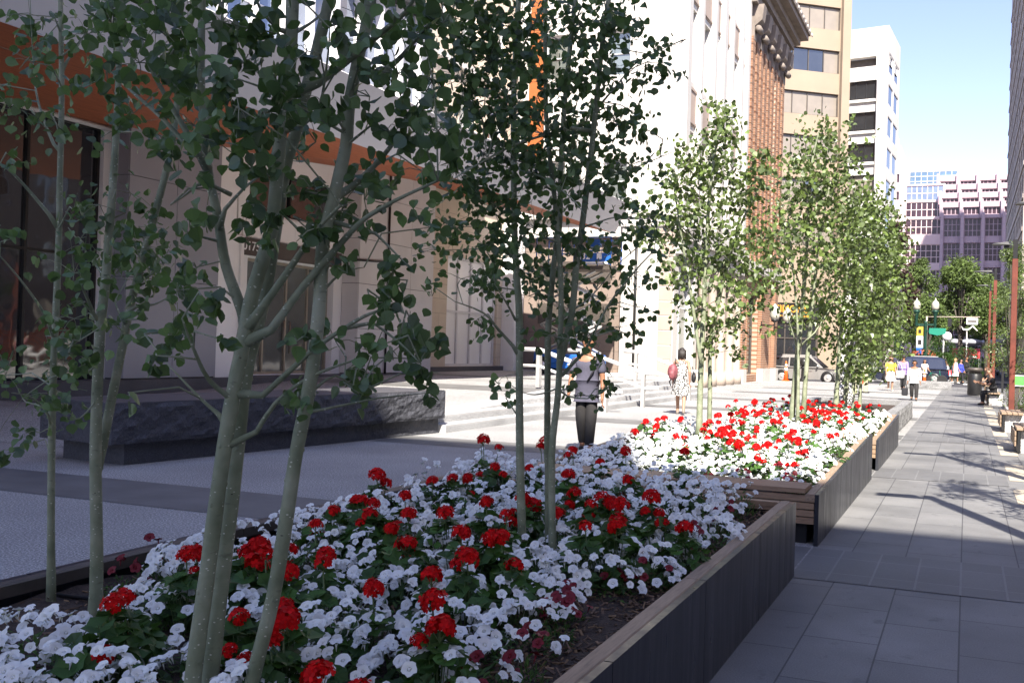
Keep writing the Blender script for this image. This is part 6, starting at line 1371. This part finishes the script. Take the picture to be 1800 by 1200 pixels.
# ================================================================ PEOPLE
def person(label, loc, rz, H, step=.0, legw=0, arms=((0,0),(0,0)), top=None, bottom=None, skirt=None, dress=None, skinm=None, hair=None, hairlen=0, cap=None, sleeves='short', bulk=1.0, shoes=None, sit=False, turn=0, group=None, lean=0):
    """local frame: faces -y; +x is the person's left.  arms: (swing forward deg, elbow bend deg) for left, right"""
    t = thing('person', label, 'person', loc, rz, group, H/1.72)
    skinm = skinm or M['skin']; B = bulk
    hz = .90 if not sit else .48
    V = []; E = []
    def add(p, r, par=None):
        V.append((Vector(p), r)); 
        if par is not None: E.append((par, len(V)-1))
        return len(V)-1
    ly_ = math.sin(R(lean))
    def T(z): return (0, -ly_*(z-hz), z)
    pel = add((0,0,hz+.02), (.15*B,.105*B)); be = add(T(hz+.16), (.135*B,.10*B), pel); ch = add(T(hz+.36), (.155*B,.105*B), be); ub = add(T(hz+.48), (.12*B,.085*B), ch)
    nk = add(T(hz+.565), .055, ub); x, y, z = T(hz+.61); n2 = add((x,y-.012,z), .055, nk)
    hp = Vector(T(hz+.70)); hy_ = hp.y-.03
    hd1 = add((0,hy_+.0,hz+.665), (.066,.078), n2); hd2 = add((0,hy_,hz+.74), (.078,.094), hd1); hd3 = add((0,hy_+.005,hz+.795), (.062,.076), hd2)
    nose = add((0,hy_-.100,hz+.708), .014, hd2)
    for s in (1,-1): add((s*.083,hy_+.01,hz+.715), (.010,.022), hd2)
    tors = [pel,be,ch,ub]
    arm = {}
    for s, (sw, eb) in zip((1,-1), arms):
        sh = add((s*.175*B, T(hz+.47)[1], hz+.475), .055, ub)
        a = R(sw); d = Vector((s*.13, -math.sin(a), -math.cos(a))).normalized(); p0 = Vector(V[sh][0]); el = p0+d*.29; e = add(el, .041, sh)
        a2 = R(sw+eb); d2 = Vector((s*.03, -math.sin(a2), -math.cos(a2))).normalized(); wr = el+d2*.25; w = add(wr, .028, e); pm = add(wr+d2*.07, (.038,.018), w)
        side = Vector((0,1,0)) if abs(d2.y) < .8 else Vector((1,0,0)); fw = Vector((0,-1,.0)); fw = (fw-d2*fw.dot(d2)).normalized(); nn = d2.cross(fw)
        for k, (o_, l) in enumerate(((-.030,.065),(-.010,.078),(.010,.074),(.030,.058))):
            q = wr+d2*.10+fw*-o_; f1 = add(q, .0095, pm); add(q+d2*l*.55-nn*s*.012+fw*0, .0085, f1)
            f2 = len(V)-1; add(q+d2*l-nn*s*.035, .0075, f2)
        th = add(wr+d2*.045+fw*.045, .010, pm); add(wr+d2*.085+fw*.058, .0085, th)
        arm[s] = (sh, e, w, wr+d2*.12)
    legs = {}
    for s in (1,-1):
        hp_ = add((s*.085*B,0,hz-.04), .088*B, pel)
        if sit: kn = (s*.10,-.42,hz-.01); an = (s*.10,-.40-.05*s,.09)
        else:
            st = step*s; kn = (s*(.085+legw), -st*.55-.03, .48); an = (s*(.075+legw*1.6), -st+.02+(.0 if st >= 0 else .05), .085+(.0 if st >= 0 else .04))
        k = add(kn, .060*B, hp_); a = add(an, .040, k); tz = an[2]-.05; toe = add((an[0]+s*.015, an[1]-.13, tz), .034, a); add((an[0], an[1]+.045, tz), .034, a); legs[s] = (hp_, k, a, toe)
    def sub(ids, grow, sc=None):
        m = {i: j for j, i in enumerate(ids)}; vs = []
        for i in ids:
            p, r = V[i]; r = r if isinstance(r, tuple) else (r, r); g = grow.get(i, .014) if isinstance(grow, dict) else grow
            vs.append((p, (r[0]+g, r[1]+g)))
        return skin(vs, [(m[a], m[b]) for a, b in E if a in m and b in m], 2)
    body = link_obj('body', skin(V, E, 2), t); body.data.materials.append(skinm)
    if top:
        hem = add((0,-.005,hz-.045), (.148*B,.106*B), pel); ids = list(tors)+[hem]; g = {i: .020 for i in ids}; 
        for s in (1,-1):
            ids.append(arm[s][0]); ids.append(arm[s][1]); g[arm[s][0]] = .020; g[arm[s][1]] = .022
            if sleeves == 'long': ids.append(arm[s][2]); g[arm[s][2]] = .016
        if sleeves == 'short':
            save = {}
            for s in (1,-1):
                e = arm[s][1]; save[e] = V[e]; V[e] = (V[arm[s][0]][0].lerp(V[e][0], .72), .048)
        o = link_obj('shirt', sub(ids, g), t); o.data.materials.append(top)
        if sleeves == 'short':
            for e, v in save.items(): V[e] = v
    if bottom:
        wst = add(T(hz+.10), (.138*B,.10*B), pel); ids = [pel, wst]; g = {pel: .012, wst: .006}; save = {}
        for s in (1,-1):
            h_, k, a, toe = legs[s]; ids += [h_, k, a]; g[h_] = .014; g[k] = .024; g[a] = .032
        o = link_obj('trousers', sub(ids, g), t); o.data.materials.append(bottom)
    if skirt or dress:
        m = dress or skirt; b = MB(); zt = hz+.50 if dress else hz+.12; prof = [(hz+.50,.150,.10),(hz+.36,.165,.125),(hz+.16,.140,.115)] if dress else []
        prof += [(hz+.10,.150,.118),(hz-.05,.195,.155),(hz-.22,.225,.185),(hz-.40,.25,.215)]
        n = 22; vs = []
        for i, (z, rx, ry) in enumerate(prof):
            for k in range(n):
                q = 2*math.pi*k/n; w = 1+(.06*math.sin(5*q+i*.3) if z < hz else 0); vs.append((rx*B*w*math.cos(q), ry*B*w*math.sin(q)+T(max(z,hz))[1]-.01, z))
        b.add(vs, [(i*n+(k+1)%n, i*n+k, i*n+n+k, i*n+n+(k+1)%n) for i in range(len(prof)-1) for k in range(n)], 0, True)
        b.build('dress' if dress else 'skirt', m, t, local=True)
        if dress:
            b = MB()
            for s in (1,-1): b.tube([(s*.09*B,-.10,hz+.47),(s*.10*B,-.03,hz+.57),(s*.09*B,.085,hz+.47)], .014, 5)
            b.build('strap', m, t, local=True)
    b = MB(); c = Vector((0,hy_+.014,hz+.752))
    if hair:
        r2 = random.Random(int(H*1000)); n, m_ = 16, 9; vs = []
        for i in range(m_+1):
            th = math.pi*(.02+.62*i/m_)
            for k in range(n):
                q = 2*math.pi*k/n; f = math.sin(q) < -.35; d = Vector((math.sin(th)*math.cos(q)*.094, math.sin(th)*math.sin(q)*.112, math.cos(th)*.098))
                if f and th > .95: d = Vector((math.sin(.95)*math.cos(q)*.088, math.sin(.95)*math.sin(q)*.104, math.cos(.95)*.095))
                vs.append(c+d*(1+r2.uniform(-.03,.03)))
        b.add(vs, [(i*n+k, i*n+n+k, i*n+n+(k+1)%n, i*n+(k+1)%n) for i in range(m_) for k in range(n)]+[tuple(range(n))], 0, True)
        if hairlen:
            for k in range(15):
                q = R(-15+210*k/14); p = c+Vector((math.cos(q)*.088, math.sin(q)*.098, -.01)); b.tube([p+Vector((0,0,.05)), p+Vector((0,.008,-hairlen*.5)), p+Vector((math.cos(q)*.02,.012+.01*math.sin(k),-hairlen*(.9+.1*math.sin(k*2))))], [.026,.027,.010], 6)
        b.build('hair', hair, t, local=True)
    if cap:
        b = MB(); b.lathe(c+Vector((0,-.01,-.005)), [(.102,0),(.100,.045),(.075,.09),(.02,.108)], 16, sy=1.12); b.add([(.075,hy_-.075,hz+.765),(-.075,hy_-.075,hz+.765),(-.055,hy_-.185,hz+.752),(.055,hy_-.185,hz+.752)], [(0,1,2,3)]); b.build('cap', cap, t, local=True)
    b = MB()
    for s in (1,-1): b.blob((s*.032,hy_-.088,hz+.737), (.012,.008,.008), 0, 8, 5)
    b.build('eyes', M['black'], t, local=True)
    b = MB(); b.blob((0,hy_-.090,hz+.672), (.024,.007,.006), 0, 8, 4); b.build('mouth', M['dkred'], t, local=True)
    for s in (1,-1):
        b = MB(); a = V[legs[s][2]][0]; b.blob((a.x+s*.006,a.y-.06,a.z-.052), (.048,.135,.040), 0, 10, 6); b.blob((a.x,a.y+.01,a.z-.03), (.042,.055,.05), 0, 8, 6); b.build('shoe', shoes or M['black'], t, local=True)
    t['hand_l'] = [float(v) for v in arm[1][3]]; t['hand_r'] = [float(v) for v in arm[-1][3]]
    return t
def wpt(t, p): 
    return Matrix.Translation(t.location) @ Matrix.Rotation(t.rotation_euler.z,4,'Z') @ Matrix.Scale(t.scale.x,4) @ Vector(p)
# the man beside the dark aspen
man = person('man in a lilac-grey T-shirt and charcoal trousers standing behind the flower bed', (-5.42,13.75,0), R(14), 1.77, .05, -.012, ((6,12),(14,22)), M['tee'], M['pants'], skinm=M['skin2'], hair=M['hairdk'], bulk=1.12, cap=None)
bg = thing('shoulder_bag', 'slim black bag slung behind the man in the lilac-grey T-shirt', 'bag', man.location, R(14))
b = MB(); b.bev((-.14,.155,1.02),(.16,.225,1.34),.02); b.build('pouch', M['bag'], bg, local=True)
b = MB(); b.tube([(.13,.19,1.30),(.15,.06,1.545),(.145,-.10,1.46),(.10,-.15,1.25),(.02,-.155,1.1)], .015, 6); b.tube([(-.12,.19,1.32),(-.15,.06,1.545),(-.16,-.08,1.42),(-.17,-.02,1.2),(-.13,.16,1.1)], .015, 6); b.build('strap', M['bag'], bg, local=True)
# woman in the print dress, seen from behind
w = person('woman in a black and white print dress walking away past the steps', (-6.75,23.6,0), R(196), 1.66, .21, .0, ((5,10),(-25,40)), dress=M['print'], hair=M['hairdk'], hairlen=.20, skinm=M['skin'], bulk=.98, shoes=M['cornice'])
bp = thing('backpack', 'maroon and grey backpack carried by the woman in the print dress', 'backpack', (-6.75,23.6,0), R(196))
b = MB(); b.blob((.22,.14,1.07), (.13,.115,.21), 0, 14, 10, .03, 2); b.build('pack', M['packred'], bp, local=True)
b = MB(); b.blob((.24,.235,1.0), (.085,.04,.10), 0, 10, 6); b.build('front_pocket', M['packred'], bp, local=True)
b = MB(); b.tube([(.18,.06,1.22),(.15,.03,1.40),(.13,-.08,1.30),(.2,-.02,1.0),(.3,.08,.82),(.26,.14,.72)], .016, 6); b.build('strap', M['bag'], bp, local=True)
hb = thing('handbag', 'black handbag on the arm of the woman in the print dress', 'handbag', (-6.75,23.6,0), R(196))
b = MB(); b.blob((-.31,.02,.94), (.06,.15,.13), 0, 12, 8, .06, 4); b.build('bag_body', M['bag'], hb, local=True); b = MB(); b.tube([(-.31,-.10,1.02),(-.27,-.03,1.22),(-.27,.06,1.22),(-.31,.12,1.02)], .012, 6); b.build('handle', M['bag'], hb, local=True)
# woman in the white blouse
w = person('woman in a white blouse and dark trousers walking toward the viewer with a black bag', (-1.83,38.2,0), R(-4), 1.50, .10, .02, ((6,8),(8,6)), M['whitec'], M['pants'], hair=M['hairdk'], hairlen=.06, sleeves='long', bulk=1.22, skinm=M['skin2'])
hb = thing('handbag', 'small black handbag carried low by the woman in the white blouse', 'handbag', (-1.83,38.2,0), R(-4))
b = MB(); b.bev((-.44,-.12,.18),(-.22,.04,.47),.03); b.build('bag_body', M['bag'], hb, local=True); b = MB(); b.tube([(-.41,-.04,.47),(-.36,-.05,.62),(-.29,-.05,.62),(-.25,-.04,.47)], .014, 6); b.build('handle', M['bag'], hb, local=True)
b = MB(); 
w = person('woman in a yellow top and white shorts carrying a white bag', (-3.4,48.2,0), R(12), 1.64, .12, 0, ((12,25),(10,20)), M['yellow'], None, skirt=M['whitec'], hair=M['hairbr'], hairlen=.16, bulk=1.1, shoes=M['whitec'])
hb = thing('tote_bag', 'large white bag at the side of the woman in yellow', 'bag', (-3.4,48.2,0), R(12))
b = MB(); b.bev((.22,-.12,.62),(.62,.06,.98),.04); b.build('bag_body', M['whitec'], hb, local=True); b = MB(); b.tube([(.3,-.03,.98),(.33,-.03,1.3),(.28,0,1.42),(.45,-.03,1.3),(.55,-.03,.98)], .015, 6); b.build('handle', M['whitec'], hb, local=True)
person('man in a purple shirt and dark trousers walking away beside the woman in yellow', (-2.95,50.5,0), R(170), 1.72, .10, 0, ((10,20),(-10,15)), M['purple'], M['blackc'], hair=M['hairdk'], sleeves='long', skinm=M['skin2'])
person('man in a light blue shirt striding right over the far crossing', (-2.0,70.6,-.05), R(80), 1.78, .27, 0, ((22,25),(-18,15)), M['lblue'], M['blackc'], hair=M['hairdk'], sleeves='long')
person('man in white shirt mostly hidden behind the man in light blue', (-2.35,71.6,-.05), R(80), 1.78, .22, 0, ((18,20),(-15,15)), M['whitec'], M['blackc'], hair=M['hairbr'], sleeves='long')
person('blond woman in a pale blue print dress crossing to the right', (-.72,71.2,-.05), R(60), 1.70, .16, 0, ((12,20),(-10,20)), dress=M['bluewh'], hair=M['hairbl'], hairlen=.2, shoes=M['whitec'])
hb = thing('striped_bag', 'blue and white striped shoulder bag of the blond woman', 'bag', (-.72,71.2,-.05), R(60))
b = MB(); b.bev((.18,.0,.85),(.32,.42,1.22),.03); b.build('bag_body', M['stripe'], hb, local=True); b = MB(); b.tube([(.25,.1,1.22),(.19,.05,1.42),(.25,.32,1.22)], .015, 6); b.build('handle', M['royal'], hb, local=True)
person('person in royal blue walking close behind the blond woman', (-.38,72.2,-.05), R(60), 1.66, .14, 0, ((10,15),(-8,15)), M['royal'], M['blackc'], hair=M['hairdk'], sleeves='long')
person('man in a black suit walking right at the far crossing', (-.02,73.2,-.05), R(65), 1.86, .18, 0, ((18,15),(-12,15)), M['blackc'], M['blackc'], hair=M['hairdk'], sleeves='long', skinm=M['skin2'])
sit = person('person in black sitting on the small bench and looking down at a phone', (.95,37.25,0), R(-70), 1.70, sit=True, arms=((38,70),(38,70)), top=M['blackc'], bottom=M['blackc'], hair=M['hairbr'], sleeves='short', lean=14)
person('second person sitting farther along, half hidden by the litter bin', (1.0,48.2,0), R(-70), 1.68, sit=True, arms=((30,50),(30,50)), top=M['blackc'], bottom=M['pants'], hair=M['hairbr'], hairlen=.2, lean=10, shoes=M['whitec'])
side_bench(.85, 47.6, 'wooden bench behind the black litter bin')
ph = thing('phone', 'small phone in the hands of the sitting person in black', 'phone', wpt(sit, (0,-.50,.80))); b = MB(); b.bev((-.04,-.08,-.006),(.04,.08,.006),.003); b.build('case', M['black'], ph, local=True); b = MB(); b.b2((-.034,-.07,.0065),(.034,.07,.008)); b.build('screen', M['glassdk'], ph, local=True)
person('dark-haired woman in black and white standing beside a bicycle', (-2.55,66.0,-.1), R(20), 1.62, .05, 0, ((20,40),(30,50)), M['whitec'], M['blackc'], hair=M['hairdk'], hairlen=.2)
t = thing('bicycle', 'green bicycle held by the dark-haired woman at the crossing', 'bicycle', (-1.95,66.2,-.126), R(20))
for x in (-.52,.52):
    b = MB(); b.lathe((x,0,.34), [(.30,-.018),(.34,-.018),(.34,.018),(.30,.018)], 22, axis='Y'); w = b.build('wheel', M['rubber'], t, local=True)
    b = MB()
    for k in range(8): q = k*.7854; b.tube([(x,0,.34),(x+math.cos(q)*.31,0,.34+math.sin(q)*.31)], .005, 4)
    b.build('spokes', M['metal'], w, local=True)
b = MB(); b.tube([(-.52,0,.34),(-.15,0,.32),(.36,0,.78),(-.22,0,.80),(-.15,0,.32)], .018, 6); b.tube([(-.52,0,.34),(-.22,0,.80),(-.24,0,.9)], .016, 6); b.tube([(.52,0,.34),(.36,0,.78),(.34,0,.98)], .018, 6); b.build('frame', M['signgr'], t, local=True)
b = MB(); b.blob((-.25,0,.93), (.13,.07,.03), 0, 10, 5); b.build('saddle', M['black'], t, local=True)
b = MB(); b.tube([(.30,-.26,1.02),(.34,0,.98),(.30,.26,1.02)], .014, 6); b.build('handlebar', M['black'], t, local=True)

big_tree('aspen_tree', 'leafy street tree across the walkway, mirrored in the shop glass', 8.5, 33, 7.5, 2.2, 1.6, 1.6, 2200, M['leaf2'], .12, 77, .09)
# ================================================================ CAMERA, SKY, SUN
cam = bpy.data.cameras.new('camera'); co = bpy.data.objects.new('camera', cam); COL.objects.link(co); SC.camera = co
cam.sensor_width = 36; cam.sensor_fit = 'HORIZONTAL'; cam.lens = 36*1700/1800; cam.shift_x = -(1067-900)/1800; cam.clip_end = 2000; cam.clip_start = .05
F = Vector((-0.3489374576,0.9371148151,0.0076468352)); Rr = Vector((0.9368000702,0.3485756453,0.0300142769)); U = Vector((-0.0254613253,-0.0176366613,0.9995202195))
mw = Matrix((Rr, U, -F)).transposed().to_4x4(); mw.translation = CAMP; co.matrix_world = mw
W = bpy.data.worlds.new('World'); SC.world = W; W.use_nodes = True; nt = W.node_tree
sky = nt.nodes.new('ShaderNodeTexSky'); sky.sky_type = 'NISHITA'; sky.sun_disc = False; sky.sun_elevation = R(S_EL); sky.sun_rotation = R(180-S_AZ); sky.altitude = 600; sky.air_density = 1.0; sky.dust_density = .6; sky.ozone_density = 1.5
bgn = nt.nodes['Background']; nt.links.new(mixc(nt, 1, sky.outputs[0], (.92,.765,.82), 'MULTIPLY'), bgn.inputs[0]); bgn.inputs[1].default_value = .132
sd = Vector((math.sin(R(S_AZ))*math.cos(R(S_EL)), -math.cos(R(S_AZ))*math.cos(R(S_EL)), math.sin(R(S_EL))))
L = bpy.data.lights.new('sun', 'SUN'); L.energy = 5.0; L.angle = R(.53); L.color = (1,.93,.83); lo = bpy.data.objects.new('sun', L); COL.objects.link(lo)
lo.rotation_euler = (-sd).to_track_quat('-Z','Y').to_euler(); lo.location = (20,-40,60)
vs = SC.view_settings; SC.display_settings.display_device = 'sRGB'; vs.view_transform = 'Standard'; vs.look = 'None'; vs.exposure = 1.55; vs.gamma = 1; vs.use_curve_mapping = False
SC.cycles.max_bounces = 6; SC.cycles.diffuse_bounces = 4; SC.cycles.glossy_bounces = 3; SC.cycles.transmission_bounces = 4
